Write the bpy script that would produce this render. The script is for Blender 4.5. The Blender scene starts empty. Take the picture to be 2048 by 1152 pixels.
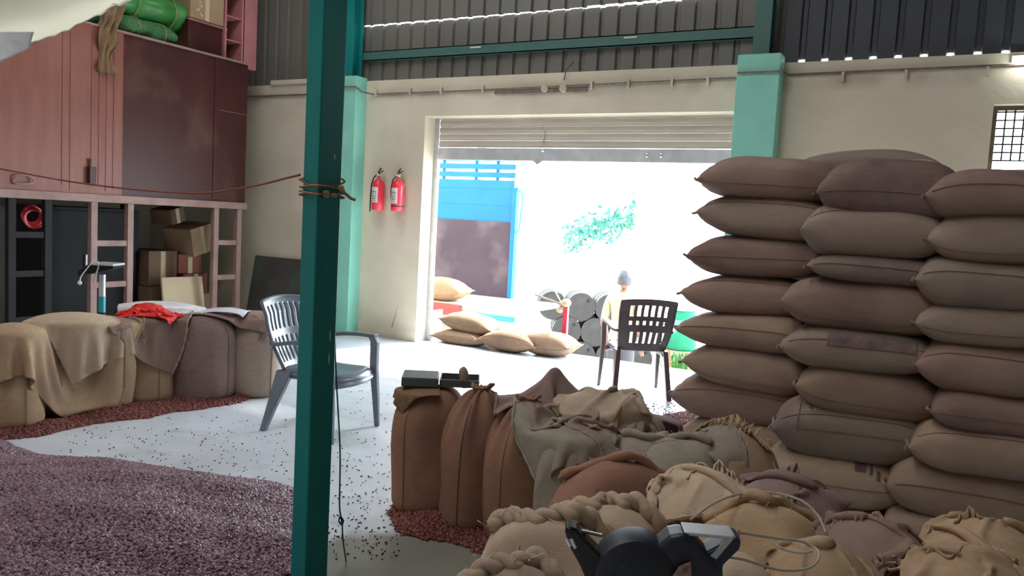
import bpy, bmesh, math, random
import numpy as np
from mathutils import Vector, Matrix, Euler

# ------------------------------------------------------------------ camera, world, sun, exposure
scene = bpy.context.scene
col = scene.collection
EYE = 1.5
YAW, PITCH, ROLL, FPX = 0.49405, -0.08547, 0.05527, 1580.3
_f = np.array([-math.sin(YAW)*math.cos(PITCH), math.cos(YAW)*math.cos(PITCH), math.sin(PITCH)])
_r = np.array([math.cos(YAW), math.sin(YAW), 0.0])
_u = np.cross(_r, _f)
CR = _r*math.cos(ROLL) + _u*math.sin(ROLL)
CU = -_r*math.sin(ROLL) + _u*math.cos(ROLL)
CF = _f
CO = np.array([0, 0, EYE])
cam_data = bpy.data.cameras.new('camera')
cam = bpy.data.objects.new('camera', cam_data)
col.objects.link(cam)
m = Matrix((( CR[0], CU[0], -CF[0], CO[0]), (CR[1], CU[1], -CF[1], CO[1]), (CR[2], CU[2], -CF[2], CO[2]), (0, 0, 0, 1)))
cam.matrix_world = m
cam_data.sensor_width = 36.0
cam_data.lens = 36.0*FPX/2048.0
cam_data.clip_start = 0.05
cam_data.clip_end = 300
scene.camera = cam

world = bpy.data.worlds.new('world')
scene.world = world
world.use_nodes = True
bg = world.node_tree.nodes['Background']
bg.inputs[0].default_value = (0.83, 0.92, 1.0, 1)
bg.inputs[1].default_value = 9.5
sun = bpy.data.lights.new('sun', 'SUN')
sun.energy = 12.0
sun.color = (1.0, 0.95, 0.87)
sun.angle = math.radians(3)
sun_o = bpy.data.objects.new('sun', sun)
col.objects.link(sun_o)
sdir = Vector((-0.22, -0.80, -0.86))           # travels down, towards the camera and a little left
sun_o.rotation_euler = sdir.to_track_quat('-Z', 'Y').to_euler()
scene.view_settings.view_transform = 'Standard'
scene.view_settings.look = 'None'
scene.view_settings.exposure = 0.75
scene.view_settings.gamma = 1.0
scene.view_settings.use_curve_mapping = False

def area(name, loc, rot, sx, sy, energy, color=(1, 1, 1), portal=False):
    l = bpy.data.lights.new(name, 'AREA')
    l.shape = 'RECTANGLE'; l.size = sx; l.size_y = sy
    l.energy = energy; l.color = color
    o = bpy.data.objects.new(name, l); col.objects.link(o)
    o.location = loc; o.rotation_euler = rot
    if portal:
        l.cycles.is_portal = True
    return o
# unseen fill lamps added under the roof and behind the camera to brighten the interior
area('roof_fill_lamp_a', (-5.6, 4.6, 5.85), (0, 0, 0), 1.0, 3.6, 40, (1.0, 0.97, 0.96))
area('roof_fill_lamp_b', (-2.6, 1.2, 5.85), (0, 0, 0), 1.0, 5.6, 75, (1.0, 0.97, 0.96))
area('rear_fill_lamp', (-7.5, -3.85, 1.6), (math.radians(90), 0, 0), 4.0, 3.0, 36, (1.0, 0.93, 0.90))  # added fill from behind the camera; the front wall has no opening
area('door_portal', (-3.6, 7.92, 1.1), (math.radians(-90), 0, 0), 3.5, 2.2, 0, portal=True)

# ------------------------------------------------------------------ helpers
def ray(x, y):
    return CF + CR*(x-1024)/FPX - CU*(y-576)/FPX
def P(x, y, d):
    return CO + ray(x, y)*d
def PL(x, y, ax, c):
    r = ray(x, y); return CO + r*((c-CO[ax])/r[ax])
def PZ(x, y, z=0.0): return PL(x, y, 2, z)
def PYY(x, y, c): return PL(x, y, 1, c)
def PXX(x, y, c): return PL(x, y, 0, c)
VH = np.array([-math.sin(YAW), math.cos(YAW), 0])       # view direction on the floor
RH = np.array([math.cos(YAW), math.sin(YAW), 0])

class Noise:
    def __init__(s, seed, freq=6.0, n=14):
        r = np.random.default_rng(seed)
        s.k = r.normal(size=(n, 3)); s.k /= np.linalg.norm(s.k, axis=1)[:, None]
        s.k *= freq*(0.5+1.3*r.random((n, 1))); s.p = r.random(n)*6.28
        s.a = 1.0/n**0.5
    def __call__(s, v):
        return np.sin(np.asarray(v) @ s.k.T + s.p).sum(-1)*s.a

def link_mesh(name, verts, faces, mat, parent=None, smooth=True):
    me = bpy.data.meshes.new(name)
    me.from_pydata([tuple(map(float, v)) for v in verts], [], [tuple(int(i) for i in f) for f in faces])
    me.update()
    if smooth:
        me.polygons.foreach_set('use_smooth', [True]*len(me.polygons))
    if mat: me.materials.append(mat)
    o = bpy.data.objects.new(name, me); col.objects.link(o)
    if parent: o.parent = parent
    return o
def tag(o, label, cat=None, group=None, kind=None):
    if label: o['label'] = label
    if cat: o['category'] = cat
    if group: o['group'] = group
    if kind: o['kind'] = kind
    return o
def empty(name, loc, rz=0, label=None, cat=None, group=None, kind=None):
    o = bpy.data.objects.new(name, None); col.objects.link(o)
    o.empty_display_size = 0.1
    o.location = tuple(float(c) for c in loc); o.rotation_euler = (0, 0, rz)
    return tag(o, label, cat, group, kind)

class MB:
    def __init__(s): s.v = []; s.f = []
    def add(s, v, f):
        b = len(s.v); s.v += [tuple(map(float, q)) for q in v]; s.f += [tuple(i+b for i in q) for q in f]; return s
    def box(s, lo, hi):
        x0, y0, z0 = lo; x1, y1, z1 = hi
        return s.add([(x0,y0,z0),(x1,y0,z0),(x1,y1,z0),(x0,y1,z0),(x0,y0,z1),(x1,y0,z1),(x1,y1,z1),(x0,y1,z1)],
                     [(0,3,2,1),(4,5,6,7),(0,1,5,4),(1,2,6,5),(2,3,7,6),(3,0,4,7)])
    def cbox(s, c, sz): return s.box([c[i]-sz[i]/2 for i in range(3)], [c[i]+sz[i]/2 for i in range(3)])
    def bar(s, a, b, w, h=None, up=(0, 0, 1)):
        a = np.array(a, float); b = np.array(b, float); h = h or w
        d = b-a; d /= np.linalg.norm(d); up = np.array(up, float)
        if abs(d@up) > .98: up = np.array((1., 0, 0))
        r = np.cross(d, up); r /= np.linalg.norm(r); u = np.cross(r, d)
        v = [p + r*sx*w/2 + u*sz*h/2 for p in (a, b) for sx, sz in ((-1,-1),(1,-1),(1,1),(-1,1))]
        return s.add(v, [(3,2,1,0),(4,5,6,7),(0,1,5,4),(1,2,6,5),(2,3,7,6),(3,0,4,7)])
    def tube(s, pts, r, n=8, cap=True):
        pts = [np.array(p, float) for p in pts]; k = len(pts)
        rr = r if hasattr(r, '__len__') else [r]*k
        ring = []; prev = None
        for i in range(k):
            t = pts[min(i+1, k-1)]-pts[max(i-1, 0)]; t /= (np.linalg.norm(t)+1e-9)
            if prev is None:
                a = np.array((0, 0, 1.)) if abs(t[2]) < .9 else np.array((1., 0, 0))
                x = np.cross(t, a)
            else:
                x = prev-t*(prev@t)
            x /= np.linalg.norm(x)+1e-9; prev = x; y = np.cross(t, x)
            ring += [pts[i]+(x*math.cos(2*math.pi*j/n)+y*math.sin(2*math.pi*j/n))*rr[i] for j in range(n)]
        f = [(i*n+j, i*n+(j+1)%n, (i+1)*n+(j+1)%n, (i+1)*n+j) for i in range(k-1) for j in range(n)]
        if cap: f += [tuple(range(n-1, -1, -1)), tuple((k-1)*n+j for j in range(n))]
        return s.add(ring, f)
    def lathe(s, prof, n=20, c=(0, 0, 0), ax=2):
        v = []
        for r, z in prof:
            for j in range(n):
                a = 2*math.pi*j/n; p = [r*math.cos(a), r*math.sin(a), z]
                if ax == 1: p = [p[0], p[2], p[1]]
                if ax == 0: p = [p[2], p[0], p[1]]
                v.append([p[i]+c[i] for i in range(3)])
        k = len(prof)
        f = [(i*n+j, i*n+(j+1)%n, (i+1)*n+(j+1)%n, (i+1)*n+j) for i in range(k-1) for j in range(n)]
        f += [tuple(range(n-1, -1, -1)), tuple((k-1)*n+j for j in range(n))]
        return s.add(v, f)
    def ball(s, c, r, n=12, m_=8):
        r = r if hasattr(r, '__len__') else (r, r, r)
        v = []; f = []
        for i in range(m_+1):
            th = math.pi*i/m_
            for j in range(n):
                a = 2*math.pi*j/n
                v.append((c[0]+r[0]*math.sin(th)*math.cos(a), c[1]+r[1]*math.sin(th)*math.sin(a), c[2]+r[2]*math.cos(th)))
        f = [(i*n+j, (i+1)*n+j, (i+1)*n+(j+1)%n, i*n+(j+1)%n) for i in range(m_) for j in range(n)]
        return s.add(v, f)
    def prism(s, poly, y0, y1, ax=1):
        n = len(poly)
        def q(a, b, c): return (a, c, b) if ax == 1 else ((c, a, b) if ax == 0 else (a, b, c))
        v = [q(a, b, y0) for a, b in poly]+[q(a, b, y1) for a, b in poly]
        f = [tuple(range(n)), tuple(range(2*n-1, n-1, -1))]+[(i, i+n, (i+1)%n+n, (i+1)%n) for i in range(n)]
        return s.add(v, f)
    def build(s, name, mat, parent=None, smooth=False, bevel=0, weld=False, seg=2):
        o = link_mesh(name, s.v, s.f, mat, parent, smooth)
        bm = bmesh.new(); bm.from_mesh(o.data)
        if weld: bmesh.ops.remove_doubles(bm, verts=bm.verts, dist=1e-5)
        bmesh.ops.recalc_face_normals(bm, faces=bm.faces); bm.to_mesh(o.data); bm.free()
        if bevel:
            md = o.modifiers.new('bevel', 'BEVEL'); md.width = bevel; md.segments = seg; md.limit_method = 'ANGLE'
        if smooth:
            try: o.data.set_sharp_from_angle(angle=math.radians(40))
            except Exception: pass
        return o

def copy_tree(o, parent=None):
    c = o.copy(); col.objects.link(c); c.parent = parent
    for ch in list(o.children): copy_tree(ch, c)
    return c

def text_mesh(body, size, depth, name, mat, parent, loc, rot):
    cu = bpy.data.curves.new(name, 'FONT'); cu.body = body; cu.size = size; cu.extrude = depth
    cu.align_x = 'CENTER'; cu.align_y = 'CENTER'
    t = bpy.data.objects.new(name, cu); col.objects.link(t)
    dg = bpy.context.evaluated_depsgraph_get()
    me = bpy.data.meshes.new_from_object(t.evaluated_get(dg))
    bpy.data.objects.remove(t)
    me.materials.clear(); me.materials.append(mat)
    o = bpy.data.objects.new(name, me); col.objects.link(o); o.parent = parent
    o.location = loc; o.rotation_euler = rot
    return o

# ------------------------------------------------------------------ materials
def pm(name, c1, rough=.6, c2=None, ns=4.0, bump=0.0, bs=60.0, metal=0.0, spec=.5, stretch=(1, 1, 1), lo=.35, hi=.65, rand=0.0, bstretch=(1,1,1), c3=None, s3=2.0, l3=.55, h3=.75, dist=0.02):
    mt = bpy.data.materials.new(name); mt.use_nodes = True
    nt = mt.node_tree; N = nt.nodes; L = nt.links
    b = N['Principled BSDF']
    b.inputs['Base Color'].default_value = (*c1, 1); b.inputs['Roughness'].default_value = rough
    b.inputs['Metallic'].default_value = metal; b.inputs['Specular IOR Level'].default_value = spec
    tc = N.new('ShaderNodeTexCoord')
    out = None
    def mapped(sc):
        mp = N.new('ShaderNodeMapping'); mp.inputs['Scale'].default_value = sc
        L.new(tc.outputs['Object'], mp.inputs[0])
        if rand:
            oi = N.new('ShaderNodeObjectInfo'); mu = N.new('ShaderNodeMath'); mu.operation = 'MULTIPLY'; mu.inputs[1].default_value = 37.0
            L.new(oi.outputs['Random'], mu.inputs[0]); L.new(mu.outputs[0], mp.inputs['Location'])
        return mp
    if c2 is not None:
        mp = mapped(stretch)
        no = N.new('ShaderNodeTexNoise'); no.inputs['Scale'].default_value = ns; no.inputs['Detail'].default_value = 6
        no.inputs['Roughness'].default_value = .6
        L.new(mp.outputs[0], no.inputs['Vector'])
        mr = N.new('ShaderNodeMapRange'); mr.inputs[1].default_value = lo; mr.inputs[2].default_value = hi
        L.new(no.outputs[0], mr.inputs[0])
        mx = N.new('ShaderNodeMix'); mx.data_type = 'RGBA'
        mx.inputs[6].default_value = (*c1, 1); mx.inputs[7].default_value = (*c2, 1)
        L.new(mr.outputs[0], mx.inputs[0]); out = mx.outputs[2]
    if c3 is not None:
        mp = mapped((1, 1, 1)); no = N.new('ShaderNodeTexNoise'); no.inputs['Scale'].default_value = s3; no.inputs['Detail'].default_value = 3
        L.new(mp.outputs[0], no.inputs['Vector'])
        mr = N.new('ShaderNodeMapRange'); mr.inputs[1].default_value = l3; mr.inputs[2].default_value = h3
        L.new(no.outputs[0], mr.inputs[0])
        mx = N.new('ShaderNodeMix'); mx.data_type = 'RGBA'
        if out: L.new(out, mx.inputs[6])
        else: mx.inputs[6].default_value = (*c1, 1)
        mx.inputs[7].default_value = (*c3, 1)
        L.new(mr.outputs[0], mx.inputs[0]); out = mx.outputs[2]
    if rand:
        oi = N.new('ShaderNodeObjectInfo'); mr = N.new('ShaderNodeMapRange'); mr.inputs[3].default_value = 1-rand; mr.inputs[4].default_value = 1+rand
        L.new(oi.outputs['Random'], mr.inputs[0])
        hs = N.new('ShaderNodeHueSaturation'); L.new(mr.outputs[0], hs.inputs['Value'])
        if out: L.new(out, hs.inputs['Color'])
        else: hs.inputs['Color'].default_value = (*c1, 1)
        out = hs.outputs[0]
    if out: L.new(out, b.inputs['Base Color'])
    if bump:
        mp = mapped(bstretch)
        no = N.new('ShaderNodeTexNoise'); no.inputs['Scale'].default_value = bs; no.inputs['Detail'].default_value = 4
        L.new(mp.outputs[0], no.inputs['Vector'])
        bp = N.new('ShaderNodeBump'); bp.inputs['Strength'].default_value = bump; bp.inputs['Distance'].default_value = dist
        L.new(no.outputs[0], bp.inputs['Height']); L.new(bp.outputs[0], b.inputs['Normal'])
    return mt

M = {}
def jute(name, c1, c2, c3, rough=.9, rand=.12):
    return pm(name, c1, rough, c2, ns=8, stretch=(1.6, 5, 5), lo=.25, hi=.75, bump=.6, bs=60, bstretch=(2.5, 4, 4), dist=.004, spec=.12, rand=rand, c3=c3, s3=2.2, l3=.5, h3=.75)
M['jute'] = jute('jute', (.47, .33, .21), (.38, .26, .165), (.275, .18, .13))
M['jute_rose'] = jute('jute_dusty', (.335, .232, .192), (.275, .187, .152), (.225, .14, .13))
M['jute_grey'] = jute('jute_grey_print', (.335, .258, .212), (.28, .213, .175), (.205, .155, .148))
M['jute_red'] = jute('jute_red_brown', (.36, .20, .13), (.29, .155, .105), (.21, .11, .085))
M['jute_pale'] = jute('jute_pale', (.52, .405, .295), (.44, .335, .24), (.33, .25, .195))
M['jute_green'] = jute('jute_olive', (.34, .30, .24), (.275, .24, .195), (.23, .185, .16))
M['jute_purple'] = jute('jute_stained', (.275, .19, .172), (.21, .143, .132), (.145, .088, .095))
M['jute_out'] = jute('jute_sunlit', (.26, .165, .105), (.20, .125, .08), (.16, .10, .07))
M['jute_stack'] = jute('jute_stacked', (.375, .268, .20), (.31, .22, .16), (.24, .165, .14))
M['thread'] = pm('stitch_thread', (.19, .13, .095), .9)
M['fibre'] = pm('loose_jute_fibre', (.60, .47, .32), .9)
M['ink'] = pm('faded_ink', (.12, .075, .085), .9, (.22, .15, .13), ns=14)
M['wall'] = pm('cream_plaster', (.68, .61, .475), .75, (.62, .55, .425), ns=1.6, bump=.15, bs=25, c3=(.50, .455, .345), s3=1.1, l3=.45, h3=.8)
M['wall_dim'] = pm('grey_plaster', (.55, .50, .41), .8, (.48, .43, .34), ns=1.6)
M['concrete'] = pm('pale_concrete', (.58, .625, .68), .30, (.49, .53, .58), ns=2.2, bump=.08, bs=18, c3=(.38, .38, .37), s3=5, l3=.58, h3=.8, stretch=(1, 1.6, 1))
M['mint'] = pm('mint_paint', (.27, .66, .53), .5, (.23, .59, .47), ns=3, bump=.05, bs=30)
M['teal'] = pm('teal_paint', (.006, .20, .19), .5, (.004, .165, .16), ns=2.5, stretch=(3, 3, .6), c3=(.012, .25, .225), s3=1.1, l3=.5, h3=.8, spec=.25)
M['teal_dark'] = pm('dark_green_paint', (.055, .15, .125), .5, (.04, .115, .10), ns=2)
M['clad'] = pm('grey_metal_sheet', (.185, .175, .155), .5, (.15, .145, .132), ns=1.0, metal=.15, stretch=(1, 1, .3), rand=.06)
M['clad_dark'] = pm('blue_grey_metal_sheet', (.062, .068, .082), .5, (.05, .055, .068), ns=1.0, metal=.15, stretch=(1, 1, .3), rand=.05)
M['shutter'] = pm('shutter_steel', (.50, .44, .36), .6, (.42, .37, .31), ns=3, metal=.0, stretch=(.4, 1, 3))
M['steel'] = pm('galvanised_steel', (.55, .56, .57), .4, (.42, .43, .45), ns=6, metal=.3)
M['black_iron'] = pm('black_iron', (.03, .03, .03), .5)
M['grime'] = pm('grimy_pipe', (.20, .165, .125), .7, (.12, .10, .08), ns=12)
M['redbox'] = pm('salmon_red_paint', (.225, .075, .052), .5, (.18, .058, .042), ns=2.0, stretch=(1, 6, .7), c3=(.28, .13, .105), s3=.8, l3=.5, h3=.8)
M['maroon'] = pm('maroon_paint', (.062, .015, .015), .45, (.048, .012, .013), ns=1.7, c3=(.12, .062, .05), s3=1.25, l3=.53, h3=.78, spec=.3)
M['rust_frame'] = pm('dusty_red_frame', (.30, .19, .165), .6, (.22, .125, .11), ns=5)
M['pinkframe'] = pm('pink_frame', (.47, .19, .185), .55, (.40, .15, .15), ns=3)
M['white_paint'] = pm('white_paint', (.82, .82, .80), .5, (.7, .7, .68), ns=4)
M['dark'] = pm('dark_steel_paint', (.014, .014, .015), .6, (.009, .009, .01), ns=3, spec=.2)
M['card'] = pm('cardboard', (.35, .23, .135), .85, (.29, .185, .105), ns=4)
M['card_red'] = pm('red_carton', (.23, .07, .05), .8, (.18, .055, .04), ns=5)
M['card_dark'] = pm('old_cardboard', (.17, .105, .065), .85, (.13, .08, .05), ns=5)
M['tan_board'] = pm('tan_board', (.52, .42, .27), .7, (.45, .36, .23), ns=3)
M['blackboard'] = pm('mouldy_board', (.075, .068, .058), .7, (.055, .05, .045), ns=3, c3=(.06, .12, .075), s3=1.9, l3=.5, h3=.7)
M['green_tarp'] = pm('green_tarpaulin', (.055, .26, .06), .4, (.035, .18, .045), ns=4, stretch=(1, 1, 3), bump=.4, bs=14)
M['green_net'] = pm('green_netting', (.07, .24, .075), .7, (.02, .09, .03), ns=55, bump=.8, bs=70)
M['brown_cloth'] = pm('brown_cloth', (.22, .135, .07), .9, (.14, .085, .045), ns=6, bump=.4, bs=20)
M['pale_tarp'] = pm('pale_tarpaulin', (.86, .86, .72), .55, (.80, .81, .67), ns=1.2)
M['torn'] = pm('white_torn_plastic', (.82, .84, .86), .4, (.72, .75, .78), ns=8, bump=.4, bs=14)
M['plastic'] = pm('white_plastic_sheet', (.78, .80, .86), .25, (.70, .72, .80), ns=6, bump=.3, bs=20)
M['rednet'] = pm('red_mesh_fabric', (.85, .03, .018), .5, (.72, .015, .012), ns=30, bump=.9, bs=55)
M['chair_grey'] = pm('slate_plastic', (.15, .18, .22), .25, (.125, .155, .19), ns=3)
M['chair_brown'] = pm('brown_plastic', (.095, .065, .062), .35, (.08, .055, .052), ns=3)
M['rope'] = pm('rust_rope', (.24, .075, .04), .85, (.17, .05, .03), ns=40)
M['string'] = pm('tan_twine', (.38, .25, .145), .9, (.26, .16, .09), ns=30)
M['cable'] = pm('black_cable', (.018, .018, .02), .45)
M['wire'] = pm('grey_wire', (.42, .37, .29), .35)
M['ext_red'] = pm('extinguisher_red', (.85, .05, .085), .25)
M['label_white'] = pm('paper_label', (.74, .70, .66), .6, (.66, .63, .60), ns=20)
M['label_ink'] = pm('label_ink', (.12, .11, .11), .6)
M['bean'] = pm('dry_bean', (.225, .135, .165), .40, (.15, .082, .105), ns=50, rand=.5)
M['beanbed'] = pm('bean_bed', (.085, .04, .042), .8, (.045, .02, .024), ns=90, bump=.8, bs=110)
M['bean_red'] = pm('red_bean', (.20, .055, .045), .6, (.15, .04, .035), ns=50, rand=.4)
M['beanbed_red'] = pm('red_bean_bed', (.17, .05, .042), .85, (.11, .032, .028), ns=70, bump=.8, bs=90)
M['speck'] = pm('dark_speck', (.035, .03, .03), .7)
M['navy'] = pm('navy_enamel', (.012, .016, .028), .42, (.009, .012, .02), ns=3)
M['gloss_black'] = pm('gloss_black', (.008, .008, .009), .12)
M['chrome'] = pm('bright_metal', (.75, .76, .78), .22, metal=.9)
M['sticker'] = pm('pink_sticker', (.40, .22, .18), .6, (.10, .05, .05), ns=60)
M['sticker_y'] = pm('yellow_sticker', (.40, .36, .24), .6)
M['ledger'] = pm('dark_green_ledger', (.075, .09, .082), .6, (.055, .065, .06), ns=6)
M['wood'] = pm('worn_wood', (.30, .22, .155), .8, (.2, .14, .1), ns=9)
M['blue_truck'] = pm('blue_truck_paint', (.010, .125, .33), .5, (.008, .11, .29), ns=2, spec=.2)
M['truck_dark'] = pm('dark_plywood', (.060, .044, .062), .7, (.045, .034, .048), ns=2, c3=(.11, .09, .10), s3=1.6, spec=.2)
M['truck_red'] = pm('truck_red_rail', (.23, .03, .025), .5)
M['white_bed'] = pm('pale_bed_boards', (.5, .46, .4), .7)
M['cyan'] = pm('cyan_rail', (.03, .25, .38), .5)
M['drum_grey'] = pm('grey_drum', (.045, .043, .042), .6, (.024, .023, .022), ns=4, c3=(.06, .058, .055), s3=4, spec=.2)
M['drum_end'] = pm('silver_drum_end', (.085, .082, .076), .55, (.06, .057, .052), ns=5, c3=(.30, .29, .27), s3=4.5, l3=.5, h3=.65, spec=.25)
M['drum_blue'] = pm('blue_drum_end', (.012, .055, .14), .5, (.03, .04, .055), ns=5, spec=.25)
M['drum_green'] = pm('green_drum', (.008, .15, .08), .5, (.006, .125, .065), ns=3, spec=.2)
M['drum_label'] = pm('pale_green_label', (.10, .26, .19), .6, (.07, .18, .14), ns=9)
M['pink_post'] = pm('red_post', (.50, .02, .05), .4)
M['cream_wrap'] = pm('cream_wrap', (.42, .34, .21), .8)
M['stool'] = pm('rusty_stand', (.20, .11, .05), .7)
M['ground'] = pm('yard_concrete', (.45, .44, .41), .85, (.38, .37, .34), ns=.7)
M['soil'] = pm('yard_soil', (.33, .30, .26), .9)
M['leaf'] = pm('leaf_green', (.045, .15, .12), .5, (.03, .11, .075), ns=6, spec=.1)
M['grass'] = pm('grass_green', (.05, .17, .03), .6, (.035, .12, .02), ns=8)
M['bark'] = pm('grey_bark', (.12, .12, .13), .8)
M['skin'] = pm('skin', (.20, .09, .055), .6)
M['hair'] = pm('grey_black_hair', (.03, .032, .04), .7, (.07, .075, .085), ns=18)
M['shirt'] = pm('pale_yellow_shirt', (.40, .33, .20), .8, (.34, .28, .16), ns=8)
M['trousers'] = pm('dark_trousers', (.05, .05, .06), .8)
M['glass'] = pm('dusty_pane', (.6, .6, .6), .3)
def emat(name, c, s):
    mt = bpy.data.materials.new(name); mt.use_nodes = True; b = mt.node_tree.nodes['Principled BSDF']
    b.inputs['Emission Color'].default_value = (*c, 1); b.inputs['Emission Strength'].default_value = s
    b.inputs['Base Color'].default_value = (.8, .8, .8, 1); return mt
M['lamp'] = emat('lit_tube', (.92, 1, .97), 16.0)
M['roof_fill'] = emat('roof_fill_glow', (.95, 1, .97), .9)  # glow for the added fill panels under the roof

# ------------------------------------------------------------------ the building
def S(name, mb, mat, parent=None, **k):
    o = mb.build(name, mat, parent, **k)
    if parent is None: o['kind'] = 'structure'
    return o
def floor_material():
    mt = M['concrete']; nt = mt.node_tree; N = nt.nodes; L = nt.links
    b = N['Principled BSDF']; src = b.inputs['Base Color'].links[0].from_socket
    tc = N.new('ShaderNodeTexCoord')
    no = N.new('ShaderNodeTexNoise'); no.inputs['Scale'].default_value = 3.5; L.new(tc.outputs['Object'], no.inputs['Vector'])
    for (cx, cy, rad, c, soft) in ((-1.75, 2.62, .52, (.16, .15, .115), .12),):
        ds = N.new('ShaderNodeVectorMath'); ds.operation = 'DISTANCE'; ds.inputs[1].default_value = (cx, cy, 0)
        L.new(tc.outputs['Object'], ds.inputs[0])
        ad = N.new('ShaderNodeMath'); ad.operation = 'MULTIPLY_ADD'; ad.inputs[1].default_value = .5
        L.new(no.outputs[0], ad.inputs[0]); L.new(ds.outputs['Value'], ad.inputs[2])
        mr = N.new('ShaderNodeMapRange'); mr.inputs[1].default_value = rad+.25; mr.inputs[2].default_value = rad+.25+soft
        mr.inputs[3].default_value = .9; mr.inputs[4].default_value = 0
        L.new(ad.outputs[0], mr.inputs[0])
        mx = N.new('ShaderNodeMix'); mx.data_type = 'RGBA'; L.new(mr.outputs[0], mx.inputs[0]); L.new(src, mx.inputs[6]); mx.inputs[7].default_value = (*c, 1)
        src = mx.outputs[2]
    L.new(src, b.inputs['Base Color'])
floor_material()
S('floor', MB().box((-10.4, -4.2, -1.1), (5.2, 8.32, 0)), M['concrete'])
def wall_grime():
    nt = M['wall'].node_tree; N = nt.nodes; L = nt.links; b = N['Principled BSDF']; src = b.inputs['Base Color'].links[0].from_socket
    tc = N.new('ShaderNodeTexCoord'); sp = N.new('ShaderNodeSeparateXYZ'); L.new(tc.outputs['Object'], sp.inputs[0])
    no = N.new('ShaderNodeTexNoise'); no.inputs['Scale'].default_value = 2.6; no.inputs['Detail'].default_value = 6; L.new(tc.outputs['Object'], no.inputs['Vector'])
    def band(z0, w):
        s_ = N.new('ShaderNodeMath'); s_.operation = 'SUBTRACT'; s_.inputs[1].default_value = z0; L.new(sp.outputs[2], s_.inputs[0])
        a_ = N.new('ShaderNodeMath'); a_.operation = 'ABSOLUTE'; L.new(s_.outputs[0], a_.inputs[0])
        m_ = N.new('ShaderNodeMapRange'); m_.inputs[1].default_value = 0; m_.inputs[2].default_value = w; m_.inputs[3].default_value = 1; m_.inputs[4].default_value = 0; L.new(a_.outputs[0], m_.inputs[0])
        n_ = N.new('ShaderNodeMapRange'); n_.inputs[1].default_value = .42; n_.inputs[2].default_value = .72; n_.inputs[4].default_value = .75; L.new(no.outputs[0], n_.inputs[0])
        k_ = N.new('ShaderNodeMath'); k_.operation = 'MULTIPLY'; L.new(m_.outputs[0], k_.inputs[0]); L.new(n_.outputs[0], k_.inputs[1]); return k_.outputs[0]
    for z0, w in ((2.89, .10), (0.0, .35)):
        mx = N.new('ShaderNodeMix'); mx.data_type = 'RGBA'; L.new(band(z0, w), mx.inputs[0]); L.new(src, mx.inputs[6]); mx.inputs[7].default_value = (.30, .24, .165, 1); src = mx.outputs[2]
    L.new(src, b.inputs['Base Color'])
wall_grime()
WT = 3.07
wb = MB()
wb.box((-10.4, 7.63, 0), (-5.37, 7.89, WT)).box((-5.37, 7.63, 2.64), (-1.80, 7.89, WT)).box((-1.80, 7.63, 0), (.27, 7.89, WT))
wb.box((.27, 7.63, 0), (1.75, 7.89, 1.25)).box((.27, 7.63, 2.66), (1.75, 7.89, WT)).box((1.75, 7.63, 0), (5.2, 7.89, WT))
wall_back = S('wall_back', wb, M['wall'])
S('wall_left', MB().box((-10.4, -4.2, 0), (-10.15, 7.63, 6.0)), M['wall_dim'])
S('wall_right', MB().box((5.0, -4.2, 0), (5.2, 7.63, 6.0)), M['wall_dim'])
S('wall_front', MB().box((-10.15, -4.2, 0), (5.0, -4.0, 6.0)), M['wall_dim'])
S('ceiling', MB().box((-10.4, -4.2, 6.0), (5.2, 8.1, 6.08)), M['clad_dark'])
S('fill_panel_1', MB().box((-6.2, 2.6, 5.93), (-5.0, 6.6, 5.97)), M['roof_fill'])  # unseen glowing panels added below the ceiling as fill light, this and the next
S('fill_panel_2', MB().box((-3.2, -1.8, 5.93), (-2.0, 4.2, 5.97)), M['roof_fill'])

def sheet_mesh(w, z0, z1, notch):
    prof = []; n = int(round(w/.2))
    for i in range(n):
        x = i*.2
        prof += [(x, 0), (x+.135, 0), (x+.15, .03), (x+.185, .03)]
    prof.append((n*.2, 0))
    v = []; f = []
    for x, y in prof:
        v.append((x, y, z0+(notch if y > .01 else 0))); v.append((x, y, z1))
    for i in range(len(prof)-1): f.append((2*i, 2*i+2, 2*i+3, 2*i+1))
    return v, f
def sheets(xs, x1, y, z0, z1, mat, notch=0.0, jit=0.0):
    x = xs; base = None; rj = random.Random(int(z1*1000))
    while x < x1-.05:
        if base is None:
            v, f = sheet_mesh(1.0, 0, z1-z0, notch)
            base = link_mesh('cladding_sheet', v, f, mat, wall_back, smooth=False)
            sm = base.modifiers.new('thickness', 'SOLIDIFY'); sm.thickness = .0015
            o = base
        else:
            o = base.copy(); col.objects.link(o); o.parent = wall_back
        o.location = (x, y, z0+rj.uniform(-jit, jit)); o.rotation_euler = (0, rj.uniform(-jit, jit)*.8, 0); x += 1.0
sheets(-10.4, -6.4, 7.73, WT, 6.0, M['clad'])
sheets(-6.45, -1.5, 7.73, WT, 3.742, M['clad'], jit=.005)
sheets(-6.45, -1.5, 7.715, 3.752, 6.0, M['clad'], jit=.004)
sheets(-1.45, 5.0, 7.73, WT+.002, 6.0, M['clad_dark'], .045)

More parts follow.
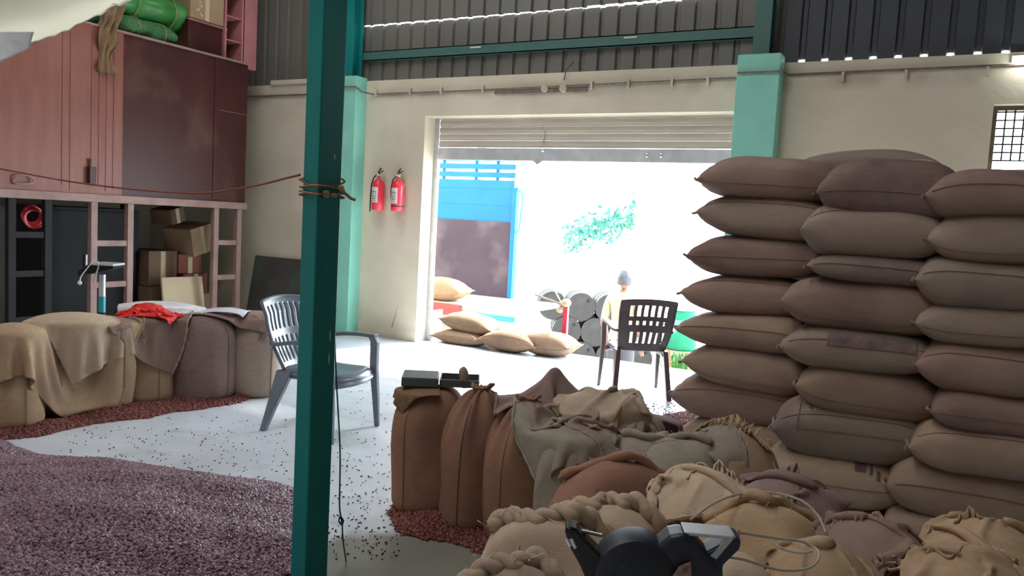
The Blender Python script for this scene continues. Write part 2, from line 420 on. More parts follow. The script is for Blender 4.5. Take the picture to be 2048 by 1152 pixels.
def ibeam(name, x, y, z0, z1, mat):
    b = MB().box((x-.075, y-.09, z0), (x+.075, y-.08, z1)).box((x-.075, y+.08, z0), (x+.075, y+.09, z1)).box((x-.004, y-.08, z0), (x+.004, y+.08, z1))
    return S(name, b, mat, wall_back)
for x in (-6.42, -1.6): ibeam('steel_column', x, 7.56, WT+.03, 6.0, M['teal'] if x < -5 else M['teal_dark'])
for z in (3.37, 4.5):
    for a, b in ((-6.34, -1.68),):
        g = MB().box((a, 7.655, z-.055), (b, 7.665, z+.055)).box((a, 7.655, z+.045), (b, 7.72, z+.055)).box((a, 7.655, z-.055), (b, 7.72, z-.045))
        S('wall_girt', g, M['teal_dark'], wall_back)
for x in (-4.82, -3.0): S('girt_clip', MB().box((x, 7.648, 3.385), (x+.14, 7.656, 3.40)), M['wall'], wall_back)
S('trim_3', MB().box((-6.66, 7.43, 0), (-6.24, 7.63, WT+.03)), M['mint'], bevel=.006)
S('trim_4', MB().box((-1.79, 7.43, 0), (-1.41, 7.63, WT+.05)), M['mint'], bevel=.006)
cr_ = PYY(783, 655, 7.629); MB().add([(cr_[0], 7.628, cr_[2]), (cr_[0]+.012, 7.628, cr_[2]), (cr_[0]+.05, 7.628, cr_[2]+.14), (cr_[0]+.085, 7.628, cr_[2]+.30), (cr_[0]+.04, 7.628, cr_[2]+.14)], [(0, 1, 2, 3, 4)]).build('plaster_crack', M['grime'], wall_back)
tag(MB().box((-7.8, 7.60, WT), (-7.0, 7.66, WT+.055)).build('wooden_batten', M['wall']), 'pale batten lying on the wall ledge left of the mint pilaster', 'batten')

# roller shutter
sh = empty('door_1', (-5.34, 7.87, 0)); sh['kind'] = 'structure'; sh['label'] = 'grey steel roller shutter half rolled up over the loading doorway'
for i in range(5):
    z0 = 2.31+i*.078
    b = MB(); pr = [(0, z0), (-.012, z0+.010), (-.016, z0+.038), (-.013, z0+.066), (-.004, z0+.0768), (.004, z0+.0768), (.004, z0)]
    b.prism([(y, z) for y, z in pr], 0.03, 3.50, ax=0)
    # prism with ax=0 maps (a,b,c)->(c,a,b)
    b.build('slat', M['shutter'], sh)
MB().box((.03, -.022, 2.165), (3.50, .012, 2.305)).build('bottom_rail', M['steel'], sh, bevel=.006)
MB().box((-.035, -.03, 0), (.025, .02, 2.64)).build('guide_rail', M['steel'], sh)
MB().box((3.49, -.03, 0), (3.53, .02, 2.64)).build('guide_rail', M['steel'], sh)
MB().tube([(1.41, -.03, 2.53), (1.43, -.035, 2.44), (1.41, -.035, 2.36)], .007).ball((1.41, -.035, 2.28), .022).build('hanging_latch', M['chrome'], sh, smooth=True)
MB().prism([(1.28, 2.165), (1.40, 2.165), (1.34, 2.125)], -.02, .0).build('pull_tab', M['steel'], sh)
for x in (2.6, 2.75): MB().ball((x, -.026, 2.24), (.018, .01, .025)).build('rivet', M['chrome'], sh, smooth=True)

# barred window
wn = empty('window_1', (.27, 7.76, 1.25)); wn['kind'] = 'structure'; wn['label'] = 'bright window with a black bar grille beside the stacked sacks'
b = MB().box((0, -.03, 0), (.035, .03, 1.41)).box((1.445, -.03, 0), (1.48, .03, 1.41)).box((.035, -.03, 1.375), (1.445, .03, 1.41)).box((.035, -.03, 0), (1.445, .03, .035))
b.build('window_frame', M['grime'], wn)
vb = MB().box((0, -.006, .96), (.013, .006, 1.375)).build('bar', M['black_iron'], wn); vb.location = (.09, 0, 0)
for i in range(1, 21):
    o = vb.copy(); col.objects.link(o); o.parent = wn; o.location = (.09+i*.065, 0, 0)
hb = MB().box((.035, -.018, 0), (1.445, -.006, .012)).build('bar', M['black_iron'], wn); hb.location = (0, 0, .96)
for i in range(1, 7):
    o = hb.copy(); col.objects.link(o); o.parent = wn; o.location = (0, 0, .96+i*.066)
for z in (.75, .855):
    b = MB()
    for i in range(20): b.box((.06+i*.07, -.004, z), (.085+i*.07, .002, z+.006))
    b.build('guard_strip', M['black_iron'], wn)

# conduit and fittings on the wall
cd = empty('wall_conduit', (-6.2, 7.61, 2.92), 0, 'thin grimy conduit clipped along the top of the cream wall', 'conduit')
b = MB().tube([(-3.9, 0, .02), (-.48, 0, .01)], .011)
b.tube([(-.48, -.19, .04), (-.25, -.205, .05), (-.03, -.205, .045), (-.02, -.1, .0), (.08, 0, -.015), (1.5, 0, -.01), (4.38, 0, .025), (4.42, -.19, .03), (4.82, -.2, .03), (4.83, 0, .035), (6.6, 0, .05), (8.5, 0, .06)], .011)
b.build('pipe', M['grime'], cd, smooth=True)
for x in (-.7, .12, .62, 1.05, 1.6, 2.9, 3.3, 3.75, 4.1, 5.3, 5.8, 6.4, 7.0): MB().box((x-.012, -.02, -.035), (x+.012, .015, .04)).build('clip', M['wall'], cd)
MB().box((1.75, -.005, -.055), (2.85, .018, -.02)).build('cable_tray', M['grime'], cd)
for px, nm in ((1091, 'left'), (1128, 'right')):
    p = PYY(px, 177, 7.62)
    o = MB().lathe([(.0, 0), (.042, 0), (.042, -.04), (.034, -.048), (0, -.05)], 20, ax=1).build('ceiling_rose', M['wall'], None, smooth=True)
    o.location = (p[0], 7.63, p[2]); tag(o, f'round cream junction box on the lintel, {nm} one of the pair', 'junction box', 'round junction boxes above the doorway')
p = PYY(1128, 160, 7.6)
tag(MB().tube([p, p+np.array((.04, -.05, .08)), p+np.array((.13, -.07, .17))], .006).build('loose_wire', M['cable']), 'short loose black wire sticking up above the round junction boxes', 'wire')

# tube light
tl = empty('tube_light', (.36, 7.60, 2.99), 0, 'lit fluorescent tube on the wall above the barred window', 'light')
MB().box((0, .0, .0), (1.25, .03, .05)).build('batten', M['white_paint'], tl)
MB().tube([(.02, -.035, .0), (1.23, -.035, .0)], .022, 12).build('tube', M['lamp'], tl, smooth=True)

# fire extinguishers
def extinguisher(px, hose, name_label, labelled):
    p = PYY(px, 400, 7.55)
    e = empty('fire_extinguisher', (p[0], 7.54, 1.53), 0, name_label, 'extinguisher', 'red extinguishers on the wall')
    MB().lathe([(.0, 0), (.065, .0), (.075, .012), (.075, .30), (.066, .335), (.03, .365), (.022, .375), (.022, .40), (0, .40)], 24).build('cylinder', M['ext_red'], e, smooth=True)
    v = []; f = []
    for i in range(13):
        a = math.radians(196+i*9)
        for z in (.09, .27): v.append((.0765*math.cos(a), .0765*math.sin(a), z))
    f = [(2*i, 2*i+2, 2*i+3, 2*i+1) for i in range(12)]
    lb = link_mesh('paper_label', v, f, M['label_white'], e)
    ik = MB()
    for r in range(5):
        for c in range(4):
            a0 = math.radians(208+c*23); a1 = a0+math.radians(9+5*((r*c) % 3)); z = .105+r*.026
            R_ = .0775
            ik.add([(R_*math.cos(a0), R_*math.sin(a0), z), (R_*math.cos(a1), R_*math.sin(a1), z), (R_*math.cos(a1), R_*math.sin(a1), z+.014), (R_*math.cos(a0), R_*math.sin(a0), z+.014)], [(0, 1, 2, 3)])
    ik.build('label_print', M['label_ink'], lb)
    MB().cbox((0, 0, .415), (.035, .035, .03)).tube([(0, 0, .42), (-.05, -.01, .43)], .008).build('valve', M['steel'], e)
    MB().bar((-.01, 0, .43), (.06, 0, .47), .022, .006).build('carry_handle', M['black_iron'], e)
    MB().bar((-.01, 0, .445), (.03, 0, .50), .022, .006).build('squeeze_lever', M['black_iron'], e)
    MB().lathe([(0, 0), (.013, 0), (.013, .01), (0, .01)], 12, c=(.0, -.03, .415), ax=1).build('gauge', M['label_white'], e, smooth=True)
    if hose: MB().tube([(-.03, -.01, .415), (-.07, -.01, .38), (-.098, -.01, .30), (-.105, -.01, .15), (-.105, -.01, -.02)], .008).build('hose', M['cable'], e, smooth=True)
    else:
        MB().tube([(-.02, -.01, .41), (-.06, -.03, .36), (-.08, -.03, .25), (-.07, -.03, .16)], .007).build('hose', M['cable'], e, smooth=True)
        MB().lathe([(.077, .05), (.078, .05), (.078, .062), (.077, .062)], 24).build('strap', M['black_iron'], e)
    MB().box((-.03, .07, .25), (.03, .085, .33)).build('wall_bracket', M['steel'], e)
extinguisher(757, True, 'red fire extinguisher with a long black hose, nearer the mint pilaster', True)
extinguisher(796, False, 'red fire extinguisher with a black strap, nearer the doorway', True)

# ------------------------------------------------------------------ teal post in the foreground
pc = PZ(640, 576, 1.0); 
ptop = P(660, 100, 3.02); pbot = P(614, 1100, 3.02)
PX0, PY0 = (ptop[0]+pbot[0])/2, (ptop[1]+pbot[1])/2
post = empty('steel_post', (PX0, PY0, 0), 0, 'teal painted steel box post standing in the foreground', 'post')
sx, sy = .075, .13
MB().box((-sx/2, -sy/2, .01), (sx/2, sy/2, 5.97)).build('shaft', M['teal'], post, bevel=.006)
MB().box((-.10, -.12, 0), (.10, .12, .012)).build('base_plate', M['teal'], post)
for s in (.0,): MB().box((-sx/2-.002, -.012, .012), (-sx/2+.001, .012, 5.97)).build('weld_seam', M['teal'], post)
for z, y in ((1.70, .02), (1.02, .03), (.93, .028)):
    MB().ball((sx/2, y, z), (.0015, .003, .022 if z < 1.5 else .010)).build('paint_chip', M['wall'], post, smooth=True)
# rust-red rope strung to the post
hz = P(650, 378, 3.02)[2]
kx = sx/2+.008; ky = sy/2+.008
a = P(-60, 326, 4.2); b_ = P(160, 366, 3.9); c_ = P(370, 386, 3.55); d_ = P(490, 375, 3.3); e_ = np.array((PX0-kx, PY0-ky, hz+.045))
def spline(pts, n=8):
    pts = [np.array(p, float) for p in pts]; q = [2*pts[0]-pts[1]]+pts+[2*pts[-1]-pts[-2]]; out = []
    for i in range(1, len(q)-2):
        for k in range(n):
            t = k/n; t2 = t*t; t3 = t2*t
            out.append(.5*((2*q[i])+(-q[i-1]+q[i+1])*t+(2*q[i-1]-5*q[i]+4*q[i+1]-q[i+2])*t2+(-q[i-1]+3*q[i]-3*q[i+1]+q[i+2])*t3))
    out.append(pts[-1]); return out
rp = empty('rope', e_, 0, 'thin rust-red rope strung across and tied round the teal post', 'rope')
L0 = lambda pts: [np.array(p)-e_ for p in pts]
MB().tube(L0(spline([a, b_, c_, d_, e_])), .0045, 6).build('strung_length', M['rope'], rp, smooth=True)
def wrap(dz, amp, mat, r):
    pts = []
    cor = [(-kx, -ky), (0, -ky-.003), (kx, -ky), (kx+.003, 0), (kx, ky), (0, ky+.003), (-kx, ky), (-kx-.003, 0), (-kx, -ky)]
    for i, (x, y) in enumerate(cor): pts.append((PX0+x, PY0+y, hz+dz+amp*math.sin(i*.8)))
    MB().tube(L0(spline(pts, 3)), r, 6).build('turn', mat, rp, smooth=True)
for dz, am, mt, r in ((.03, -.028, 'rope', .004), (.0, .010, 'string', .004), (-.014, -.008, 'string', .0045), (-.028, .008, 'rope', .004)): wrap(dz, am, M[mt], r)
kb = MB(); rng = random.Random(4)
for i in range(6):
    c = np.array((kx+.01+rng.uniform(0, .012), rng.uniform(-.05, .045), hz-.01+rng.uniform(-.03, .03)-e_[2]))+np.array((PX0-e_[0], PY0-e_[1], 0))
    kb.ball(c, (.008, .017, .009), 8, 6)
kb.build('knot', M['string'], rp, smooth=True)
MB().tube(L0([(PX0+kx+.01, PY0+.04, hz), (PX0+kx+.02, PY0+ky+.015, hz-.03), (PX0+kx+.03, PY0+ky+.03, hz-.035)]), .006, 6).build('loose_end', M['string'], rp, smooth=True)
# hanging cable beside the post
q = [P(668, 640, 3.25), P(673, 765, 3.25), P(680, 900, 3.25), P(679, 1000, 3.25), P(681, 1030, 3.25)]
cbl = empty('hanging_cable', (q[-1][0], q[-1][1], 0), 0, 'thin black cable hanging down beside the teal post with a small loop', 'cable')
o0 = np.array((q[-1][0], q[-1][1], 0))
fl = PZ(692, 1122, .004)
MB().tube([np.array(p)-o0 for p in spline(q+[P(686, 1040, 3.25), P(684, 1050, 3.25), P(678, 1043, 3.25), P(680, 1034, 3.24), P(684, 1046, 3.24), P(686, 1080, 3.22), fl])], .0032, 6).build('cord', M['cable'], cbl, smooth=True)

# ------------------------------------------------------------------ sacks
def grid_faces(nu, nv, wrap=True, caps=True):
    f = []
    for i in range(nu-1):
        for j in range(nv if wrap else nv-1):
            k = (j+1) % nv
            f.append((i*nv+j, i*nv+k, (i+1)*nv+k, (i+1)*nv+j))
    if caps: f += [tuple(range(nv-1, -1, -1)), tuple((nu-1)*nv+j for j in range(nv))]
    return f
def spow(a, e): return np.sign(a)*np.abs(a)**e

def pillow_surface(L, W, T, seed, pinch=(2.6, 2.6), ear=(.03, .03), droop=0.0, skew=0.0, wr=.012, nu=34, nv=40):
    """a filled sack lying flat: length on x, width on y, thickness on z, resting on z=0"""
    r = np.random.default_rng(seed)
    s = np.linspace(-1, 1, nu); u = np.sin(s*math.pi/2)*.55+s*.45; u = u/abs(u).max()
    ph = np.linspace(0, 2*math.pi, nv, endpoint=False)
    U, PH = np.meshgrid(u, ph, indexing='ij')
    au = np.abs(U); pn = np.where(U < 0, pinch[0], pinch[1]); er = np.where(U < 0, ear[0], ear[1])
    t = T/2*(1-au**pn)**.56+.007
    w = W/2*(1-.13*au**4)+er*.3*au**10
    e = 2/(2.0+.95*(1-au**4))
    c, sn = np.cos(PH), np.sin(PH)
    y = w*spow(c, e); z = t*spow(sn, e)
    x = L/2*U+np.sign(U)*er*au**6*np.abs(c)**3
    z = np.where(z < 0, z*.92, z)
    v = np.stack([x, y, z], -1)
    n1 = Noise(seed, 5.5); n2 = Noise(seed+1, 15); n3 = Noise(seed+2, 34)
    inner = np.array([x*.55, y*.0, z*.0]).transpose(1, 2, 0)
    d = v-inner*1.0; d[..., 0] *= .25; d /= np.linalg.norm(d, axis=-1)[..., None]+1e-6
    amp = wr*(.75*n1(v)+.35*n2(v)*(.5+au)+.22*n3(v*np.array([.25, 1, 1]))*(.35+au**2))
    v = v+d*amp[..., None]
    # radiating puckers at the stitched ends
    v[..., 2] += .012*au**6*np.sin(9*c*2+seed)*.6
    v[..., 2] -= droop*au**2.4
    v[..., 2] += skew*U
    v[..., 2] += T/2*.93
    return v

def side_line(v, j, lift=1.012):
    c = v.mean(axis=1, keepdims=True); p = c+(v-c)*lift; return p[:, j % v.shape[1], :]

def lying_sack(name, L, W, T, seed, mat, loc, rz, label, cat='sack', group=None, seam=True, tilt=0.0, roll=0.0, knot=0, prints=0, **k):
    v = pillow_surface(L, W, T, seed, **k)
    o = empty(name, loc, rz, label, cat, group)
    if tilt or roll: o.rotation_euler = (roll, tilt, rz)
    link_mesh('body', v.reshape(-1, 3), grid_faces(*v.shape[:2]), mat, o)
    nv = v.shape[1]
    if seam:      # stitched seam along the side that faces the room
        ln = side_line(v, int(nv*.5)+(seed % 7)-4, 1.008)[3:-3]
        MB().tube(ln[::2], .0022, 5).build('side_seam', M['thread'], o, smooth=True)
    for sgn, i in ((-1, 0), (1, -1)):
        e = v[i]; a = e[e[:, 1].argmin()]; b = e[e[:, 1].argmax()]
        r = np.random.default_rng(seed+i+7)
        pts = [a+(b-a)*t+np.array((sgn*.006+.006*math.sin(t*17+seed), 0, .006*math.sin(t*11+seed))) for t in np.linspace(0, 1, 12)]
        MB().tube(pts, .008, 6).build('end_seam', mat, o, smooth=True)
    if knot:
        e = v[0 if knot < 0 else -1]; c = e[e[:, 1].argmin()]
        kb = MB().ball(c+np.array((knot*.02, -.015, .0)), (.026, .02, .022), 10, 8)
        kb.ball(c+np.array((knot*.045, -.03, .02)), (.028, .014, .02), 10, 8)
        kb.build('tied_ear', mat, o, smooth=True)
    if prints:     # printed frame and characters, laid just above the front face of the cloth
        prints_on(v, o, prints, seed)
    return o

def prints_on(v, o, kind, seed):
    nu, nv = v.shape[:2]
    # front side: ph about 1.5*pi (y<0 when c<0) -> index of minimal y in the middle ring
    j0 = int(nv*.5)
    def surf(a, b):      # a along 0..1 length, b up 0..1 over the front face
        fi = a*(nu-1); i = int(fi); t = fi-i; i2 = min(i+1, nu-1)
        fj = (j0-b*nv*.20) % nv; j = int(fj); s_ = fj-j; j2 = (j+1) % nv
        p = (v[i, j]*(1-s_)+v[i, j2]*s_)*(1-t)+(v[i2, j]*(1-s_)+v[i2, j2]*s_)*t
        c = v[i].mean(0); d = p-c; return p+d/np.linalg.norm(d)*.006
    def patch(mb, a0, a1, b0, b1, n=6):
        m_ = max(1, int(abs(b1-b0)/.12))
        vv = [surf(a0+(a1-a0)*i/n, b0+(b1-b0)*k/m_) for i in range(n+1) for k in range(m_+1)]
        w_ = m_+1
        mb.add(vv, [(w_*i+k, w_*(i+1)+k, w_*(i+1)+k+1, w_*i+k+1) for i in range(n) for k in range(m_)])
    mb = MB(); r = random.Random(seed)
    if kind == 1:
        patch(mb, .22, .82, .05, .065, 16); patch(mb, .22, .226, .05, .8); patch(mb, .22, .82, .45, .46, 16)
        for i in range(8): patch(mb, .28+i*.065, .28+i*.065+r.uniform(.012, .035), .5+r.uniform(0, .08), .72)
    elif kind == 2:
        for i in range(6): patch(mb, .42+.01*i, .52-.004*i, .88-i*.07, .91-i*.07)
        patch(mb, .60, .66, .35, .9); patch(mb, .68, .695, .3, .92); patch(mb, .72, .74, .2, .45)
    elif kind == 4:
        for i in range(9): a_ = r.uniform(.32, .5); b_ = r.uniform(.55, .8); patch(mb, a_, a_+r.uniform(.01, .05), b_, b_+r.uniform(.02, .06), 3)
    else:
        patch(mb, .35, .8, .1, .5, 10)
    mb.build('ink_print', M['ink'], o, smooth=True)['kind'] = 'stuff'

def upright_surface(A, B, H, seed, top='seam', lean=(0, 0), wr=.012, nv=64, nu=56, belly=.06, tw=0.0, crump=0.0, arch=0.0):
    s = np.linspace(0, 1, nu); z = s**.9
    ph = np.linspace(0, 2*math.pi, nv, endpoint=False)
    Z, PH = np.meshgrid(z, ph, indexing='ij')
    bot = np.sqrt(np.clip(1-(1-np.clip(Z/.10, 0, 1))**2, 0, 1))*.22+.78
    bul = 1+belly*np.sin(np.pi*np.clip(Z*1.1, 0, 1))
    t = np.clip((Z-.52)/.48, 0, 1)
    if top == 'seam':
        sa = 1-(.10+.9*arch)*t**3; sb = (1-t**2.3)**.6*.97+.03
    elif top == 'round':
        q = (1-t**4.2)**.5; sa = q*.985+.015; sb = q*.985+.015
    else:            # gathered and tied
        q = (1-t**2.6)**.75; sa = q*.86+.14; sb = q*.84+.16
    e = 2/2.5
    c, sn = np.cos(PH), np.sin(PH)
    x = A*sa*bot*bul*spow(c, e); y = B*sb*bot*bul*spow(sn, e)
    zz = Z*H
    v = np.stack([x, y, zz], -1)
    n1 = Noise(seed, 5); n2 = Noise(seed+1, 13); n3 = Noise(seed+2, 36)
    d = np.stack([c, sn, 0*c], -1)
    amp = wr*(n1(v)*.8+.45*n2(v)+.25*n3(v*np.array([1, 1, .22])))*np.clip(Z/.08, 0, 1)
    if top != 'round': amp = amp*(1-.55*t)
    if crump:
        k1 = Noise(seed+8, 9); k2 = Noise(seed+9, 21); w1 = v*np.array([1, 1, .7])
        ridge = (1-np.abs(k1(w1)))*.6+(1-np.abs(k2(w1)))*.4
        amp = amp+crump*ridge*np.clip((Z-.25)/.5, 0, 1)*(1-.5*t**4)
    v = v+d*amp[..., None]
    if top == 'round': v[..., 2] += .010*n2(v)*t
    if top == 'gather': v += d*(.018*t*np.sin(PH*9+seed))[..., None]
    if arch: v[..., 2] -= arch*np.abs(v[..., 0]/A)**2.2*t
    v[..., 0] += lean[0]*Z**1.5; v[..., 1] += lean[1]*Z**1.5
    v[..., 2] = np.maximum(v[..., 2], 0)
    if tw:
        a = tw*Z; xx = v[..., 0]*np.cos(a)-v[..., 1]*np.sin(a); yy = v[..., 0]*np.sin(a)+v[..., 1]*np.cos(a); v[..., 0], v[..., 1] = xx, yy
    return v

def lump_tube(pts, r, seed, lump=.45, freq=22, n=10, sub=5):
    """a rolled or braided hem: tube whose radius swells and which twists from side to side"""
    pts = spline(pts, sub); out = MB(); rr = []; q = []
    L = 0
    for i, p in enumerate(pts):
        if i: L += np.linalg.norm(p-pts[i-1])
        s = math.sin(L*math.pi*freq+seed)
        rr.append(r*(1-lump*.5+lump*abs(s))); q.append(p+np.array((0, 0, .25*r*s)))
    rr[0] *= .4; rr[-1] *= .4
    return out.tube(q, rr, n)

def braid(pts, seed, R=.009, r=.020, pitch=.10):
    pts = spline(pts, 14); mb = MB(); ns = Noise(seed, 14); nr = Noise(seed+3, 30)
    for k in (0, 1):
        q = []; rr = []; L = 0
        for i, p in enumerate(pts):
            if i: L += np.linalg.norm(p-pts[i-1])
            a = 2*math.pi*L/pitch+k*math.pi+.8*ns(p)
            q.append(p+np.array((0, math.cos(a)*R, math.sin(a)*R+.006*ns(p*1.3)))); rr.append(r*(1+.16*nr(p)+.12*math.sin(2*a)))
        rr[0] *= .5; rr[-1] *= .5
        mb.tube(q, rr, 12)
    return mb
def fray(mb, centers, n, ln, seed, up=.6, w=.0011):
    r = random.Random(seed)
    for _ in range(n):
        c = np.array(r.choice(centers))+np.array([r.gauss(0, .012) for _ in range(3)])
        d = np.array([r.gauss(0, 1), r.gauss(0, 1), r.gauss(up, .8)]); d /= np.linalg.norm(d)+1e-6
        l = ln*r.uniform(.4, 1.3); k = np.array([r.gauss(0, .5) for _ in range(3)])
        pts = [c, c+d*l*.5, c+(d+k*.6)*l]
        mb.tube(pts, w, 3, cap=False)

def upright_sack(name, x, y, A, B, H, seed, mat, rz, label, group, top='seam', hem=None, seam=True, seam_phi=None, frayed=0, z=0.0, cat='sack', prints=0, mouth=False, **k):
    v = upright_surface(A, B, H, seed, top, **k)
    o = empty(name, (x, y, z), rz, label, cat, group)
    body = link_mesh('body', v.reshape(-1, 3), grid_faces(*v.shape[:2]), mat, o)
    nv = v.shape[1]
    if seam:
        phs = seam_phi if seam_phi is not None else (1.18*math.pi,)
        for p_ in phs:
            j = int(p_/(2*math.pi)*nv) % nv
            ln = side_line(v, j, 1.01)[2:-4]
            MB().tube(ln[::2], .0035, 5).build('side_seam', M['thread'] if seed % 2 else mat, o, smooth=True)
    tr = v[-1]
    a = tr[tr[:, 0].argmin()]; b = tr[tr[:, 0].argmax()]
    r = random.Random(seed)
    so = tr[tr[:, 0].argsort()]
    def on_top(t):
        x_ = a[0]+(b[0]-a[0])*t; return np.array((x_, float(np.interp(x_, so[:, 0], so[:, 1])), float(np.interp(x_, so[:, 0], so[:, 2]))))
    line = [on_top(t)+np.array((0, .018*math.sin(t*7+seed), .012*math.sin(t*9+seed*2)+.008)) for t in np.linspace(-.02, 1.02, 9)]
    if hem == 'braid':
        braid(line, seed).build('braided_hem', mat, o, smooth=True)
    elif hem == 'roll':
        lump_tube(line, .016, seed, .35, 9).build('rolled_hem', mat, o, smooth=True)
    elif hem == 'ruffle':
        vv = []; n = 90; rows = 6; nz_ = Noise(seed, 16); nz2_ = Noise(seed+4, 34)
        for i in range(n+1):
            t = i/n; p = on_top(t)
            for q in range(rows):
                h = q/(rows-1); w_ = h*.045
                nn = nz_(np.array((t*.9, h*.15, 0.0))); n2_ = nz2_(np.array((t*.9, h*.1, .3)))
                vv.append(p+np.array((.012*h*nn, w_*(.9*nn+.5*n2_), .05*h*(.75+.22*nn+.18*n2_)-.010)))
        f = [(i*rows+q, (i+1)*rows+q, (i+1)*rows+q+1, i*rows+q+1) for i in range(n) for q in range(rows-1)]
        hm = link_mesh('ruffled_hem', vv, f, mat, o); md = hm.modifiers.new('t', 'SOLIDIFY'); md.thickness = .006; md.offset = 0
    elif hem == 'knot':
        c = tr.mean(0); vv = []; n = 40; rows = 6; nz_ = Noise(seed, 30)
        for i in range(n+1):
            a_ = 2*math.pi*i/n
            for q in range(rows):
                h = q/(rows-1)*.6; rr_ = .026+.030*h+.012*h*math.sin(a_*5+seed); vv.append(c+np.array((math.cos(a_)*rr_*1.3, math.sin(a_)*rr_*.7, -.01+.045*h*(1+.3*math.sin(a_*2+seed))+.006*nz_(np.array((math.cos(a_), math.sin(a_), h))))))
        vv = np.array(vv); hm = link_mesh('gathered_neck', vv, [(i*rows+q, (i+1)*rows+q, (i+1)*rows+q+1, i*rows+q+1) for i in range(n) for q in range(rows-1)], mat, o)
        md = hm.modifiers.new('t', 'SOLIDIFY'); md.thickness = .008; md.offset = -1
        MB().tube([c+np.array((math.cos(k_*.45)*.040, math.sin(k_*.45)*.024, -.006)) for k_ in range(15)], .005, 5).build('tie_cord', M['string'], o, smooth=True)
    if mouth:
        c_, s_ = math.cos(rz), math.sin(rz)
        q = drape(40, 30, A*2.9, .50, (x, y, H+.12), rz, seed+2, squash=(.62, .42), z_noise=.028, steps=34, iters=6, bend=.5, stick=1.0, noise_f=58, colls=[(x, y, A*1.2, B*1.3, H+.02, rz, .13)])
        q = q-np.array((x, y, z)); w_ = q.copy(); w_[..., 0] = q[..., 0]*c_+q[..., 1]*s_; w_[..., 1] = -q[..., 0]*s_+q[..., 1]*c_
        cm = link_mesh('crumpled_mouth', w_.reshape(-1, 3), grid_faces(40, 30, False, False), mat, o)
        md = cm.modifiers.new('sub', 'SUBSURF'); md.levels = 1; md.render_levels = 1
        md = cm.modifiers.new('t', 'SOLIDIFY'); md.thickness = .007; md.offset = 1
        for e_k in (w_[:, 0], w_[:, -1]): MB().tube(list(e_k), [.007*(1.2+.5*math.sin(i*1.7)) for i in range(len(e_k))], 6).build('mouth_edge', mat, cm, smooth=True)
        line = list(w_[:, 0])+list(w_[:, -1])
    if frayed:
        fb = MB(); fray(fb, line, frayed, .028, seed, w=.0013)
        fo = fb.build('frayed_fibres', M['fibre'], o); fo['kind'] = 'stuff'
    if prints:
        mb = MB(); c = v.mean(axis=1)
        def sf(pa, zz):
            j = pa/(2*math.pi)*nv; j0 = int(j) % nv; t = j-int(j); i = zz*(v.shape[0]-1); i0 = int(i); s_ = i-i0
            p = (v[i0, j0]*(1-t)+v[i0, (j0+1) % nv]*t)*(1-s_)+(v[i0+1, j0]*(1-t)+v[i0+1, (j0+1) % nv]*t)*s_
            d = p-c[i0]; return p+d/np.linalg.norm(d)*.003
        rr = random.Random(seed+5)
        for row in range(3):
            for q in range(5):
                p0 = 1.22*math.pi+q*.13*math.pi; z0 = .30+row*.13
                h = rr.uniform(.05, .09); w_ = rr.uniform(.05, .10)*math.pi
                mb.add([sf(p0, z0), sf(p0+w_, z0), sf(p0+w_, z0+h), sf(p0, z0+h)], [(0, 1, 2, 3)])
        mb.build('ink_print', M['ink'], o)['kind'] = 'stuff'
    return o

